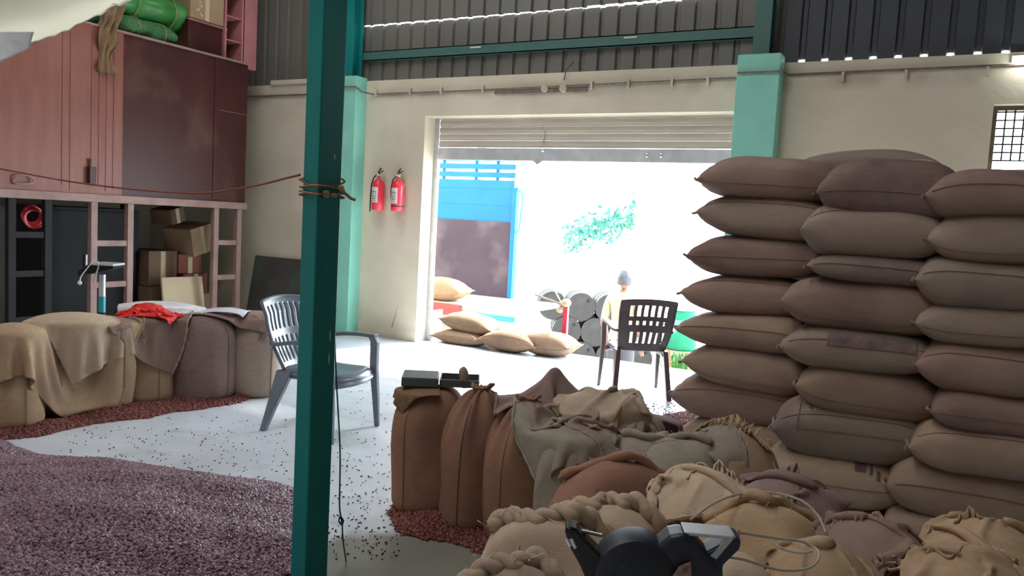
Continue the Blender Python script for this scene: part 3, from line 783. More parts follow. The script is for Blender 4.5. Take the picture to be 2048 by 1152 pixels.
# ---- cloth: a small position-based drape, dropped over the sacks
COLL = []
def add_coll(x, y, A, B, H, rz=0.0, dome=.05): COLL.append((x, y, A, B, H, rz, dome))
def drape(nx, ny, sx, sy, c, rz, seed, squash=(1, 1), steps=150, iters=10, pin=None, bend=.25, z_noise=.03, tiltx=0.0, tilty=0.0, colls=None, zfloor=.006, stick=.75, noise_f=16):
    colls = COLL if colls is None else colls
    r = np.random.default_rng(seed)
    gx, gy = np.meshgrid(np.linspace(-.5, .5, nx), np.linspace(-.5, .5, ny), indexing='ij')
    lx = gx*sx*squash[0]; ly = gy*sy*squash[1]
    p = np.stack([lx*math.cos(rz)-ly*math.sin(rz)+c[0], lx*math.sin(rz)+ly*math.cos(rz)+c[1], np.full_like(lx, c[2])+lx*tiltx+ly*tilty], -1)
    nz = Noise(seed, noise_f); nz2 = Noise(seed+1, noise_f*.55)
    p[..., 2] += z_noise*nz(np.stack([lx, ly, 0*lx], -1))+z_noise*.8*nz2(np.stack([lx, ly, 0*lx], -1))
    prev = p.copy(); dx = sx/(nx-1); dy = sy/(ny-1); dd = math.hypot(dx, dy)
    def con(a, b, rest, k):
        d = p[b]-p[a]; l = np.linalg.norm(d, axis=-1)[..., None]+1e-9
        g = d*((l-rest)/l)*.5*k; p[a] += g; p[b] -= g
    sl = np.s_
    pairs = []
    for o in (0, 1):
        n_ = (nx-1-o)//2
        pairs.append((sl[o:o+2*n_:2, :], sl[o+1:o+1+2*n_:2, :], dx, 1.0))
        n_ = (ny-1-o)//2
        pairs.append((sl[:, o:o+2*n_:2], sl[:, o+1:o+1+2*n_:2], dy, 1.0))
    diag = [(sl[:-1:2, :-1], sl[1::2, 1:]), (sl[1:-1:2, :-1], sl[2::2, 1:]), (sl[:-1:2, 1:], sl[1::2, :-1]), (sl[1:-1:2, 1:], sl[2::2, :-1])]
    for st in range(steps):
        vel = (p-prev)*.965; prev = p.copy(); p += vel; p[..., 2] -= .0022
        hit = np.zeros(p.shape[:2], bool)
        for it in range(iters):
            for a, b, rest, k in pairs: con(a, b, rest, k)
            for a, b in diag:
                A_, B_ = p[a], p[b]
                n0 = min(A_.shape[0], B_.shape[0]); n1 = min(A_.shape[1], B_.shape[1])
                d = B_[:n0, :n1]-A_[:n0, :n1]; l = np.linalg.norm(d, axis=-1)[..., None]+1e-9
                g = d*((l-dd)/l)*.25; A_[:n0, :n1] += g; B_[:n0, :n1] -= g
            for a, b, rest in ((sl[:-2, :], sl[2:, :], 2*dx), (sl[:, :-2], sl[:, 2:], 2*dy)):
                d = p[b]-p[a]; l = np.linalg.norm(d, axis=-1)[..., None]+1e-9
                g = d*np.minimum((l-rest)/l, 0)*.5*bend; p[a] += g; p[b] -= g
            for (x, y, A, B, H, rzc, dome) in colls:
                ca, sa = math.cos(rzc), math.sin(rzc)
                X = (p[..., 0]-x)*ca+(p[..., 1]-y)*sa; Y = -(p[..., 0]-x)*sa+(p[..., 1]-y)*ca
                q = np.sqrt((X/A)**2+(Y/B)**2); top = H-dome*q**2
                ins = (q < 1) & (p[..., 2] < top)
                if not ins.any(): continue
                up = top-p[..., 2]; outd = (1-q)*min(A, B)
                pu = ins & ((up < outd*1.3)); po = ins & ~pu
                p[..., 2] = np.where(pu, top, p[..., 2])
                s_ = np.where(po, 1/np.maximum(q, .05), 1)
                nX = X*s_; nY = Y*s_
                p[..., 0] = np.where(po, x+nX*ca-nY*sa, p[..., 0]); p[..., 1] = np.where(po, y+nX*sa+nY*ca, p[..., 1])
                hit |= ins
            fl_ = p[..., 2] < zfloor; p[..., 2] = np.where(fl_, zfloor, p[..., 2]); hit |= fl_
        prev[hit] = prev[hit]*(1-stick)+p[hit]*stick
    return p
def cloth_object(name, p, mat, label, cat='empty sack', group=None, th=.006, hem=True, frayed=0, seed=0, sub=1):
    nx, ny = p.shape[:2]
    o_ = p.reshape(-1, 3).mean(0); o_[2] = p[..., 2].min()
    o = empty(name, o_, 0, label, cat, group)
    q = p-o_
    c = link_mesh('cloth', q.reshape(-1, 3), grid_faces(nx, ny, False, False), mat, o)
    md = c.modifiers.new('sub', 'SUBSURF'); md.levels = sub; md.render_levels = sub
    md = c.modifiers.new('thick', 'SOLIDIFY'); md.thickness = th; md.offset = 1
    if hem:
        for edge in (q[0, :], q[-1, :]):
            MB().tube(list(edge), [th*(1.0+.35*math.sin(i*1.9)) for i in range(len(edge))], 6).build('hem', mat, o, smooth=True)
    if frayed:
        fb = MB(); fray(fb, list(q[0, :])+list(q[-1, :]), frayed, .02, seed, up=-.2)
        fo = fb.build('frayed_fibres', M['fibre'], o); fo['kind'] = 'stuff'
    return o

# ---- the tall stack on the right
ORD = ['topmost', 'second', 'third', 'fourth', 'fifth', 'sixth', 'seventh', 'eighth', 'ninth', 'tenth']
stack = {
 'left': (4.78, [(1416,1655,318,396,'jute_rose'), (1413,1645,392,474,'jute_grey'), (1393,1640,473,553,'jute_rose'), (1382,1598,551,630,'jute_rose'), (1378,1602,627,697,'jute_stack'), (1390,1608,690,776,'jute_stack'), (1362,1606,754,850,'jute_rose'), (1380,1580,836,912,'jute_stack'), (1370,1570,905,985,'jute_stack')]),
 'middle': (4.45, [(1650,1906,324,440,'jute_purple'), (1618,1872,412,516,'jute_grey'), (1632,1868,511,568,'jute_grey'), (1575,1860,562,660,'jute_rose'), (1577,1856,655,742,'jute_grey'), (1602,1868,731,838,'jute_stack'), (1558,1832,802,920,'jute_grey'), (1530,1796,898,1012,'jute_pale'), (1560,1800,1006,1070,'jute_stack')]),
 'right': (4.36, [(1868,2110,338,432,'jute_rose'), (1867,2110,427,530,'jute_grey'), (1838,2100,518,618,'jute_grey'), (1840,2110,606,694,'jute_grey'), (1837,2105,686,796,'jute_rose'), (1865,2120,786,868,'jute_rose'), (1826,2110,850,946,'jute_stack'), (1776,2090,930,1046,'jute_stack'), (1770,2090,1036,1110,'jute_stack')]),
}
SW = .52
sd = 100
for cname, (yc, lst) in stack.items():
    for i, (x0, x1, y0, y1, mt) in enumerate(lst):
        cy = (y0+y1)/2
        a = PYY(x0-4, cy, yc-.04); b = PYY(x1+(26 if cname != 'right' else 0), cy, yc-.04)
        zt = PYY((x0+x1)/2, y0, yc-.10)[2]; zb = PYY((x0+x1)/2, y1, yc-.16)[2]
        if i == len(lst)-1: zb = 0.0
        zb = max(zb, 0.0); T = max(zt-zb, .10)*1.13; zb = max(0.0, zb-.055*T)
        sd += 3
        rr = random.Random(sd)
        kn = {('middle', 5): 1, ('middle', 3): 0}.get((cname, i), 0)
        prn = {('middle', 6): 1, ('middle', 7): 2, ('middle', 4): 3, ('left', 1): 4}.get((cname, i), 0)
        look = {('left', 1): 'grey-brown jute sack with a dark smudge', ('middle', 0): 'dark purple-brown jute sack with corner threads', ('middle', 6): 'jute sack with a printed frame', ('middle', 7): 'pale jute sack with printed characters', ('middle', 5): 'jute sack with a knotted ear', ('right', 7): 'long slumped jute sack'}.get((cname, i), 'filled brown jute sack')
        lab = f'{look}, {ORD[i]} from the top of the stack\'s {cname} column' if i else f'{look}, topmost of the stack\'s {cname} column'
        if i == len(lst)-1: lab = f'filled brown jute sack at the bottom of the {cname} column of the stack'
        lying_sack('jute_sack', abs(b[0]-a[0]), SW*rr.uniform(.96, 1.06), T, sd, M[mt], ((a[0]+b[0])/2, yc+rr.uniform(-.03, .03), zb), rr.uniform(-.06, .06), lab, group='jute sacks in the tall stack',
                   pinch=((rr.uniform(2.6, 3.3) if cname == 'left' else rr.uniform(3.4, 5.0)), rr.uniform(3.4, 5.5)), ear=(.012, .012), droop=.02 if i == 0 else .0, skew=rr.uniform(-.012, .012), knot=kn, prints=prn, wr=.015, seam=(sd % 3 != 0))
# second row, its top sacks showing above the first
def back_col(xc, L, n, T, name, matk):
    for i in range(n):
        rr = random.Random(900+i+int(xc*50)); sd_ = 1500+i*4+int(abs(xc)*90)
        nm = ORD[n-1-i]
        lab = f'brown jute sack topmost in the rear row behind the {name} column' if i == n-1 else f'brown jute sack {nm} from top in the rear row behind the {name} column'
        lying_sack('jute_sack', L, .5, T*1.03, sd_, M[matk], (xc+rr.uniform(-.02, .02), 5.05+.28+rr.uniform(-.02, .02), i*T), 0, lab, group='jute sacks in the rear row of the stack', seam=False)
back_col(-.43, .80, 9, .226, 'middle', 'jute_grey')
back_col(.42, .78, 9, .214, 'right', 'jute_grey')
# loose tie threads on the top middle sack
tp = PYY(1888, 345, 4.42)
tb = MB(); rr = random.Random(8)
for i in range(7): tb.tube(spline([tp+np.array((-.16, -.02, .055)), tp+np.array((-.05+rr.uniform(-.01, .01), -.05, .03+rr.uniform(-.01, .02))), tp+np.array((rr.uniform(-.02, .03), -.08, rr.uniform(-.06, .0)))], 4), .0022, 4)
tag(tb.build('tie_thread', M['fibre'], None, smooth=True), 'pale loose tie threads on the corner of the top middle sack', 'thread', kind='stuff')

# ------------------------------------------------------------------ standing sacks
def face(deg=0): return YAW+math.radians(deg)      # local x along the picture's right
LG = 'open jute sacks standing in a row by the red bin'
left = [ # px centre, base px, A, B, H, material, turn, style, label
 (-8, 866, .17, .16, .66, 'jute', 35, 'round', 'filled jute sack at the near end of the row, half out of the picture'),
 (98, 836, .17, .15, .66, 'jute', 30, 'round', 'filled jute sack under the big draped cloth, second from the near end'),
 (196, 826, .15, .15, .65, 'jute', 40, 'round', 'filled jute sack under the hanging corner of the draped cloth'),
 (272, 812, .185, .16, .66, 'jute', 30, 'round', 'filled jute sack carrying the red mesh bag'),
 (384, 806, .235, .19, .66, 'jute_purple', 20, 'round', 'wide dusty purple-stained jute sack, second from the doorway end of the row'),
 (493, 798, .185, .17, .66, 'jute_grey', 10, 'round', 'dusty grey jute sack with a dark ink mark, doorway end of the row'),
]
LS = []
for i, (cx, yb, A, B, H, mt, dg, st, lab) in enumerate(left):
    p = PZ(cx, yb, 0)+VH*B
    LS.append(p)
    upright_sack('jute_sack', p[0], p[1], A, B, H, 300+i*5, M[mt], face(dg), lab, LG, top=st, seam_phi=(1.62*math.pi,) if i < 4 else (1.75*math.pi,), wr=.011)
    add_coll(p[0], p[1], A*1.11, B*1.11, H+.014, face(dg))
for i in range(5):
    q_ = (LS[i]+LS[i+1])/2; add_coll(q_[0]-.05, q_[1]+.02, .16, .14, .60, 0, .04)
# bean-filled open mouths and ragged rims on the two sacks nearest the doorway
for i, (j, lab) in enumerate(((5, 'ragged'),)):
    p = LS[j]
    vv = []; n = 44
    for k in range(n):
        a = 2*math.pi*k/n
        for q in range(4):
            h = q/3.0; rr = 1.0+.10*h*math.sin(5*a+1)+.03*math.sin(13*a)
            vv.append((.165*rr*math.cos(a), .15*rr*math.sin(a), .61+h*(.035+.06*max(0, math.cos(a-.4))**6+.02*math.sin(7*a))))
    f = [(k*4+q, ((k+1) % n)*4+q, ((k+1) % n)*4+q+1, k*4+q+1) for k in range(n) for q in range(3)]
    src = [o for o in bpy.data.objects if o.get('label', '').startswith('dusty grey jute sack with a dark ink')][0]
    rim = link_mesh('ragged_rim', vv, f, M['jute_grey'], src); md = rim.modifiers.new('t', 'SOLIDIFY'); md.thickness = .005
    ib = MB()
    for q in range(5):
        a = 1.62*math.pi+q*.02
        ib.tube([(.05+.012*q, -.187, .47+.012*math.sin(q*2)), (.07+.006*q, -.186, .49+.02*math.cos(q)), (.06+.014*q, -.185, .51)], .003, 4)
    ib.build('ink_mark', M['ink'], src)

# sacks standing in the middle and the foreground
MG = 'jute sacks standing in the middle of the floor'; FG = 'crumpled jute sacks in the foreground'
mid = [ # cx, top px, H, A, B, material, turn, top, hem, label, group, frayed, prints, lean
 (872, 772, .64, .185, .15, 'jute_red', 8, 'round', None, 'red-brown upright jute sack with a ledger on top', MG, 0, 0, (0, 0)),
 (952, 778, .67, .165, .15, 'jute_red', 20, 'gather', 'knot', 'tall narrow jute sack with a gathered knot, second from the left', MG, 0, 0, (.02, 0)),
 (1052, 800, .67, .165, .15, 'jute_red', 10, 'gather', 'knot', 'upright jute sack beside the heap of empty sacks', MG, 0, 0, (.01, 0)),
 (1160, 850, .62, .18, .15, 'jute_green', 5, 'round', None, 'olive jute sack under the heap of empty sacks', MG, 0, 0, (0, 0)),
 (1255, 830, .58, .16, .15, 'jute_green', -10, 'round', None, 'jute sack behind the heap of empty sacks', MG, 0, 0, (0, 0)),
 (1342, 878, .60, .19, .15, 'jute_green', -5, 'seam', 'roll', 'dirty grey jute sack with a rolled hem, right of the heap', MG, 40, 0, (0, 0)),
 (1455, 850, .66, .20, .15, 'jute', -15, 'seam', 'ruffle', 'jute sack with a ruffled hem against the foot of the stack', FG, 60, 0, (0, 0)),
 (1255, 918, .64, .225, .17, 'jute_red', 5, 'seam', 'roll', 'orange-brown slumped jute sack in front of the heap', FG, 20, 0, (0, 0)),
 (1440, 952, .66, .185, .16, 'jute_pale', -8, 'seam', 'ruffle', 'pale jute sack with a shiny ruffled hem, behind the wire loop', FG, 50, 0, (0, 0)),
 (1563, 958, .66, .165, .15, 'jute_purple', -20, 'seam', 'ruffle', 'dark shaggy jute sack with loose fibres at the foot of the stack', FG, 260, 0, (0, 0)),
 (1195, 1002, .65, .20, .14, 'jute_pale', 4, 'seam', 'braid', 'jute sack with a knobbly braided hem, behind the printed one', FG, 40, 0, (0, 0)),
 (1512, 1000, .64, .205, .16, 'jute', -12, 'seam', 'roll', 'bulging jute sack with a cord across, right of the black machine', FG, 60, 0, (0, 0)),
 (1130, 1030, .66, .22, .16, 'jute_pale', -6, 'seam', 'braid', 'printed jute sack with a thick braided hem, left of the black machine', FG, 25, 1, (0, 0)),
 (1745, 1048, .65, .165, .15, 'jute_rose', -15, 'seam', 'ruffle', 'jute sack with a frayed gathered top in front of the middle column', FG, 110, 0, (0, 0)),
 (1975, 1052, .66, .17, .15, 'jute', -20, 'seam', 'ruffle', 'jute sack with curly frayed fibres at the right edge', FG, 220, 0, (0, 0)),
 (1030, 1122, .66, .155, .14, 'jute_pale', 8, 'seam', 'braid', 'jute sack hem peeping up at the bottom edge, left of the printed sack', FG, 40, 0, (0, 0)),
 (1640, 1092, .63, .135, .13, 'jute', -5, 'seam', 'roll', 'jute sack with a folded lip beside the wire loop', FG, 30, 0, (0, 0)),
 (1475, 1100, .60, .11, .12, 'jute_pale', -5, 'round', None, 'smooth pale jute sack under the cord of the black machine', FG, 0, 0, (0, 0)),
 (1310, 1165, .60, .19, .14, 'jute', 0, 'round', None, 'jute sack carrying the black stitching machine', FG, 0, 0, (0, 0)),
 (1935, 1108, .66, .17, .14, 'jute', -12, 'seam', 'ruffle', 'torn-topped jute sack in the bottom right corner', FG, 150, 0, (0, 0)),
]
MS = []
MP = [PZ(r_[0], r_[1], r_[2]) for r_ in mid]; MD = [float((p-CO)@CF) for p in MP]; MR = [(r_[3]*.55+r_[4]*.45)*.88 for r_ in mid]
OB = [(LS[i][0], LS[i][1], .16) for i in range(6)]+[(x_, 4.30, .02) for x_ in ()]
MH = [r_[2] for r_ in mid]
for it in range(120):              # ease neighbouring sacks apart so that they stand beside, not inside, each other
    for i in range(len(MP)):
        for j in range(i):
            d = MP[i][:2]-MP[j][:2]; l = float(np.hypot(*d)); g = MR[i]+MR[j]-l
            if g > 0:
                u_ = d/(l+1e-6)*g*.25; MP[i][:2] += u_; MP[j][:2] -= u_
        MP[i][1] = min(MP[i][1], 4.02 if MP[i][0] > -1.15 else 9)
for i in range(len(MP)):
    d2 = float((MP[i]-CO)@CF); MH[i] = min(max(EYE-(EYE-mid[i][2])*d2/MD[i], .5), .80)
for i, (cx, ty, H, A, B, mt, dg, st, hem, lab, grp, fr, prn, lean) in enumerate(mid):
    p = MP[i].copy(); H = MH[i]; p[2] = H
    MS.append(p)
    mth = i in (8, 9, 13, 14, 16, 19)
    upright_sack('jute_sack', p[0], p[1], A, B, H, 500+i*5, M[mt], face(dg), lab, grp, top=st, hem=hem, mouth=mth, frayed=fr, prints=prn, lean=lean, seam_phi=(1.30*math.pi,) if i < 3 else (1.4*math.pi,), wr=.012 if i < 3 else .018, belly=.05 if i < 3 else .09, crump=0.0 if i < 3 else .05, arch=0.0 if (i < 6 or st != 'seam') else .12)
    add_coll(p[0], p[1], A*1.05, B*1.05, H+.006, face(dg), .04 if st == 'round' else .10)

# ------------------------------------------------------------------ empty sacks thrown over the others
CG = 'empty jute sacks draped over full ones'
c = (LS[0]+LS[1])/2
pp = drape(50, 46, 1.15, .86, (c[0]+.10, c[1]+.10, .80), face(38), 21, squash=(.86, .84), z_noise=.04, steps=120, noise_f=15, stick=.97)
cloth_object('empty_sack', pp, M['jute'], 'large tan jute cloth draped over the near sacks of the row', group=CG, frayed=120, seed=3, th=.008)
pp2 = drape(34, 32, .66, .62, (LS[1][0]+.13, LS[1][1]+.12, .90), face(75), 25, squash=(.76, .74), z_noise=.04, steps=100, noise_f=22, stick=.95, colls=COLL+[(LS[1][0]+.02, LS[1][1]+.04, .30, .22, .70, face(38), .05)])
cloth_object('empty_sack', pp2, M['jute_pale'], 'tan jute cloth with a frayed edge folded on top of the large draped cloth', group=CG, frayed=160, seed=5, th=.008)
pp3 = drape(40, 40, .72, .68, (LS[3][0]+.03, LS[3][1]-.05, .80), face(20), 29, squash=(.66, .7), z_noise=.035, steps=110, noise_f=32, stick=.9)
cloth_object('empty_sack', pp3, M['jute_rose'], 'brown jute cloth bunched over the sack with the red mesh bag', group=CG, frayed=70, seed=7, th=.008)
pp4 = drape(36, 32, .76, .50, ((LS[4][0]+LS[5][0])/2-.05, (LS[4][1]+LS[5][1])/2+.0, .80), face(15), 33, squash=(.88, .8), z_noise=.04, steps=130, noise_f=9)
cloth_object('empty_sack', pp4, M['jute_rose'], 'brown jute cloth laid across the two sacks at the doorway end', group=CG, frayed=50, seed=9, th=.008)
# the heap in the middle
mp = (MS[3]+MS[4])/2
for k, (dx, dy, z, sx_, sy_, rz, sq, mt, lab, fr, nzz) in enumerate((
    (-.03, -.03, .76, 1.0, .85, 10, (.52, .66), 'jute_green', 'olive-grey empty jute sack hanging down the front of the heap', 60, .07),
    (.05, .02, .86, .95, .80, 50, (.46, .46), 'jute_grey', 'crumpled grey empty jute sack in the middle of the heap', 40, .08),
    (-.05, .04, .96, .85, .70, 80, (.40, .44), 'jute_pale', 'crumpled pale empty jute sack on top of the heap', 40, .08))):
    q = drape(44, 42, sx_, sy_, (mp[0]+dx, mp[1]+dy, z), face(rz), 41+k*3, squash=sq, z_noise=nzz*(.55, .62, .66)[k], steps=(60, 42, 36)[k], colls=COLL+[(mp[0], mp[1], .2, .17, .645+.045*k, 0, .05)], bend=.5, stick=.98, noise_f=(38, 44, 46)[k])
    cloth_object('empty_sack', q, M[mt], lab, group='heap of empty jute sacks', frayed=fr, seed=60+k, th=.007)
q = drape(34, 30, .72, .52, (MS[2][0]+.02, MS[2][1]+.22, .95), face(5), 55, squash=(.72, .7), z_noise=.05, steps=120, colls=COLL+[(MS[2][0]+.02, MS[2][1]+.25, .05, .12, .80, 0, .1), (MS[2][0]+.05, MS[2][1]+.25, .3, .14, .66, face(0), .03)])
cloth_object('empty_sack', q, M['jute_purple'], 'purple-brown empty jute sack peaked like a tent behind the standing sacks', group='heap of empty jute sacks', th=.007)
q = drape(28, 26, .52, .5, (MS[4][0]+.06, MS[4][1]+.22, .95), face(-20), 57, squash=(.7, .7), z_noise=.04, steps=120, colls=COLL+[(MS[4][0]+.0, MS[4][1]+.2, .035, .05, .80, 0, .06), (MS[4][0]+.05, MS[4][1]+.2, .17, .13, .55, face(0), .03)])
cloth_object('empty_sack', q, M['jute_purple'], 'brown empty jute sack with a stiff pointed fold, nearest the brown chair', group='heap of empty jute sacks', th=.007)
q = drape(36, 28, .75, .5, (MS[5][0]+.02, MS[5][1]-.02, .78), face(-8), 63, squash=(.5, .55), z_noise=.035, steps=60, bend=.5, stick=.97, noise_f=42)
cloth_object('empty_sack', q, M['jute_green'], 'dirty grey empty jute sack crumpled between the heap and the stack', group='heap of empty jute sacks', frayed=90, seed=70, th=.008)
q = drape(30, 26, .55, .42, (MS[6][0]-.12, MS[6][1]+.12, .72), face(-30), 67, squash=(.5, .55), z_noise=.035, steps=60, bend=.5, stick=.97, noise_f=42)
cloth_object('empty_sack', q, M['jute'], 'rolled tan empty jute sack with frayed edge at the foot of the stack', group='heap of empty jute sacks', frayed=160, seed=73, th=.008)

# white plastic, red mesh bag on the left row
ct = COLL+[(LS[3][0], LS[3][1], .22, .2, .675, 0, .03)]
p = LS[3]+VH*.20
sup = [(p[0], p[1], .36, .10, .735, face(12), .05)]
q = drape(30, 26, .62, .36, (p[0]+.02, p[1]+.02, .80), face(12), 81, squash=(.82, .6), z_noise=.06, steps=60, colls=ct+sup, stick=1.0)
cloth_object('plastic_sheet', q, M['plastic'], 'crumpled white plastic sheet behind the red mesh bag', 'plastic sheet', th=.002, hem=False)
q = drape(48, 40, .60, .46, (LS[3][0]+.0, LS[3][1]+.02, .80), face(8), 83, squash=(.56, .42), z_noise=.026, steps=34, colls=ct+[(LS[3][0]-.06, LS[3][1]+.05, .12, .08, .735, face(10), .05)], stick=1.0, bend=.4, noise_f=75)
cloth_object('mesh_bag', q, M['rednet'], 'bright red crumpled mesh bag on a jute sack', 'mesh bag', th=.006, hem=False)
p = PZ(452, 618, .69)
q = drape(22, 20, .34, .24, (p[0], p[1], .78), face(5), 85, squash=(.85, .8), z_noise=.02, steps=60, colls=COLL+[(p[0], p[1], .20, .16, .70, face(5), .03)], stick=1.0)
cloth_object('plastic_sheet', q, M['plastic'], 'folded clear plastic on the cloth at the doorway end of the row', 'plastic sheet', th=.002, hem=False)

# ------------------------------------------------------------------ the red bin on legs at the left
BX = -7.6
bn = empty('steel_bin', (BX, 5.0, 0), 0, 'large salmon and maroon painted steel bin raised on ladder legs', 'bin')
def BL(mb, name, mt, parent=bn, **k):
    o = mb.build(name, M[mt], parent, **k); return o
bz0, bz1, by0, by1 = 1.55, 3.21, 2.0, 7.05
def loc(y): return y-5.0
BL(MB().box((0-.012, loc(by0), bz0-.02), (0, loc(5.37), bz1+.0)), 'front_panel', 'redbox', bevel=.003)
BL(MB().box((-.03, loc(5.37), bz0-.06), (-.016, loc(by1), bz1)), 'front_panel', 'maroon', bevel=.003)
BL(MB().box((-2.0, loc(by1)-.012, bz0), (-.03, loc(by1), bz1)), 'end_panel', 'maroon')
BL(MB().box((-2.0, loc(by0), bz0), (-.012, loc(by0)+.012, bz1)), 'end_panel', 'redbox')
BL(MB().box((-2.0, loc(by0), bz0), (-.03, loc(by1), bz0+.02)), 'bottom_panel', 'maroon')
BL(MB().box((-2.0, loc(by0), bz1-.05), (-.03, loc(by1), bz1-.02)), 'deck', 'maroon')
BL(MB().box((-.045, loc(by0), bz1-.012), (.006, loc(by1), bz1+.012)), 'top_rim', 'rust_frame')
for y, w in ((4.72, .012), (4.80, .006), (5.02, .008), (5.10, .02), (5.18, .006), (5.26, .01)):
    BL(MB().box((.0, loc(y), bz0+.25*(y % .3)), (.005, loc(y)+w, bz1-.05-.4*(y % .21))), 'pressed_rib', 'redbox')
for y in (6.55,): BL(MB().box((-.016, loc(y), bz0), (-.006, loc(y)+.07, bz1)), 'stiffener', 'maroon', bevel=.004)
BL(MB().box((-.016, loc(6.62), 2.60), (-.012, loc(7.04), 2.606)), 'weld_line', 'rust_frame')
BL(MB().box((.0, loc(4.98), 1.62), (.05, loc(5.05), 1.80)), 'latch', 'maroon', bevel=.004)
BL(MB().tube([(.02, loc(5.015), 1.80), (.03, loc(5.015), 1.88)], .018), 'latch_pin', 'rust_frame', smooth=True)
BL(MB().tube(spline([(.01, loc(4.25), 1.60), (.03, loc(4.28), 1.66), (.03, loc(4.40), 1.66), (.03, loc(4.43), 1.60), (.03, loc(4.28), 1.585), (.01, loc(4.25), 1.61)], 4), .008), 'pull_ring', 'rust_frame', smooth=True)
BL(MB().box((-.06, loc(by0), 1.45), (.03, loc(by1), bz0-.02)), 'bottom_beam', 'rust_frame', bevel=.004)
BL(MB().box((-2.0, loc(by0), 1.43), (-1.92, loc(by1), bz0)), 'rear_beam', 'rust_frame')
for (y0, y1, zr, mt) in ((4.25, 4.58, (1.11, .74, .30), 'dark'), (5.06, 5.46, (1.03, .60, .2), 'pinkleg'), (6.60, 6.94, (1.04, .62, .22), 'rust_frame')):
    mt = 'rust_frame' if mt == 'pinkleg' else mt
    ld = BL(MB().box((-.04, loc(y0)-.04, 0), (.02, loc(y0)+.03, 1.45)), 'leg', mt, bevel=.003)
    BL(MB().box((-.04, loc(y1)-.03, 0), (.02, loc(y1)+.04, 1.45)), 'leg', mt, bevel=.003)
    for z in zr: BL(MB().box((-.03, loc(y0)+.03, z-.03), (.01, loc(y1)-.03, z+.03)), 'rung', mt, bevel=.003)
for y in (2.3, 4.4, 6.8): BL(MB().box((-2.0, loc(y)-.04, 0), (-1.93, loc(y)+.04, 1.45)), 'leg', 'dark')

# things kept on top of the bin
DZ = bz1-.02
def roll_bundle(name, a, b, r, mat, label, seed, cat):
    a = np.array(a, float); b = np.array(b, float); n = 26; nv = 26
    ax = b-a; L = np.linalg.norm(ax); ax /= L; up = np.array((0, 0, 1.)); sd_ = np.cross(ax, up); sd_ /= np.linalg.norm(sd_)
    ns = Noise(seed, 6); ns2 = Noise(seed+1, 17)
    v = []
    for i in range(n):
        t = i/(n-1); q = (1-(abs(2*t-1))**6)**.35*.96+.04
        for j in range(nv):
            ph = 2*math.pi*j/nv; p = np.array((L*t, math.cos(ph), math.sin(ph)))
            rr = r*q*(1+.13*ns(p*np.array([2, .5, .5]))+.06*ns2(p*np.array([1.2, .5, .5])))
            w = a+ax*L*t+sd_*math.cos(ph)*rr*1.25+up*(math.sin(ph)*rr)
            v.append(w)
    v = np.array(v); o_ = v.mean(0); o_[2] = v[:, 2].min()
    e = empty(name, o_, 0, label, cat)
    link_mesh('bundle', v-o_, grid_faces(n, nv), mat, e)
    for t in (.3, .72):
        ring = [a+ax*L*t+(sd_*math.cos(k*.3)*1.3+up*math.sin(k*.3))*r*1.06-o_ for k in range(22)]
        MB().tube(ring, .006, 5).build('tie_cord', M['string'], e, smooth=True)
    return e
roll_bundle('tarpaulin_roll', (-7.95, 5.25, DZ+.42), (-8.1, 6.45, DZ+.42), .20, M['green_tarp'], 'bright green rolled tarpaulin on top of the red bin, upper roll', 3, 'tarpaulin')
roll_bundle('tarpaulin_roll', (-8.1, 5.1, DZ+.80), (-8.2, 6.5, DZ+.78), .18, M['green_tarp'], 'green rolled tarpaulin lying highest on the pile over the bin', 8, 'tarpaulin')
roll_bundle('net_bundle', (-7.80, 5.35, DZ+.13), (-7.85, 6.15, DZ+.13), .115, M['green_net'], 'dark green bundle of netting along the rim of the bin', 5, 'netting')
roll_bundle('net_bundle', (-7.85, 4.70, DZ+.15), (-7.9, 5.22, DZ+.15), .13, M['green_net'], 'grey-green bundle of netting beside the hanging brown cloth', 6, 'netting')
# brown cloth over the rim
vv = []; nx_, ny_ = 16, 40; ns = Noise(12, 11)
for i in range(nx_):
    for j in range(ny_):
        t = j/(ny_-1); s_ = i/(nx_-1)-.5
        L_ = t*1.25
        if L_ < .45: x_ = -7.95+L_*.8; z_ = DZ+.46-.30*L_
        else: x_ = -7.585+.012*math.sin(L_*22); z_ = DZ+.32-(L_-.45)*.95
        wd = .28*(1-.45*t)+.05*math.sin(t*20)
        p = np.array((x_, 5.15+s_*wd+.05*math.sin(t*5)+.06*t, z_)); p[0] += .018*abs(ns(np.array((s_*2, t*2.4, 0))))+.02*math.sin(s_*16+t*14); vv.append(p)
vv = np.array(vv); o_ = vv.mean(0)
bc = link_mesh('hanging_cloth', vv-o_, grid_faces(nx_, ny_, False, False), M['brown_cloth']); bc.location = o_
md = bc.modifiers.new('t', 'SOLIDIFY'); md.thickness = .008; md.offset = 1
tag(bc, 'crumpled brown cloth hanging over the rim of the red bin', 'cloth')
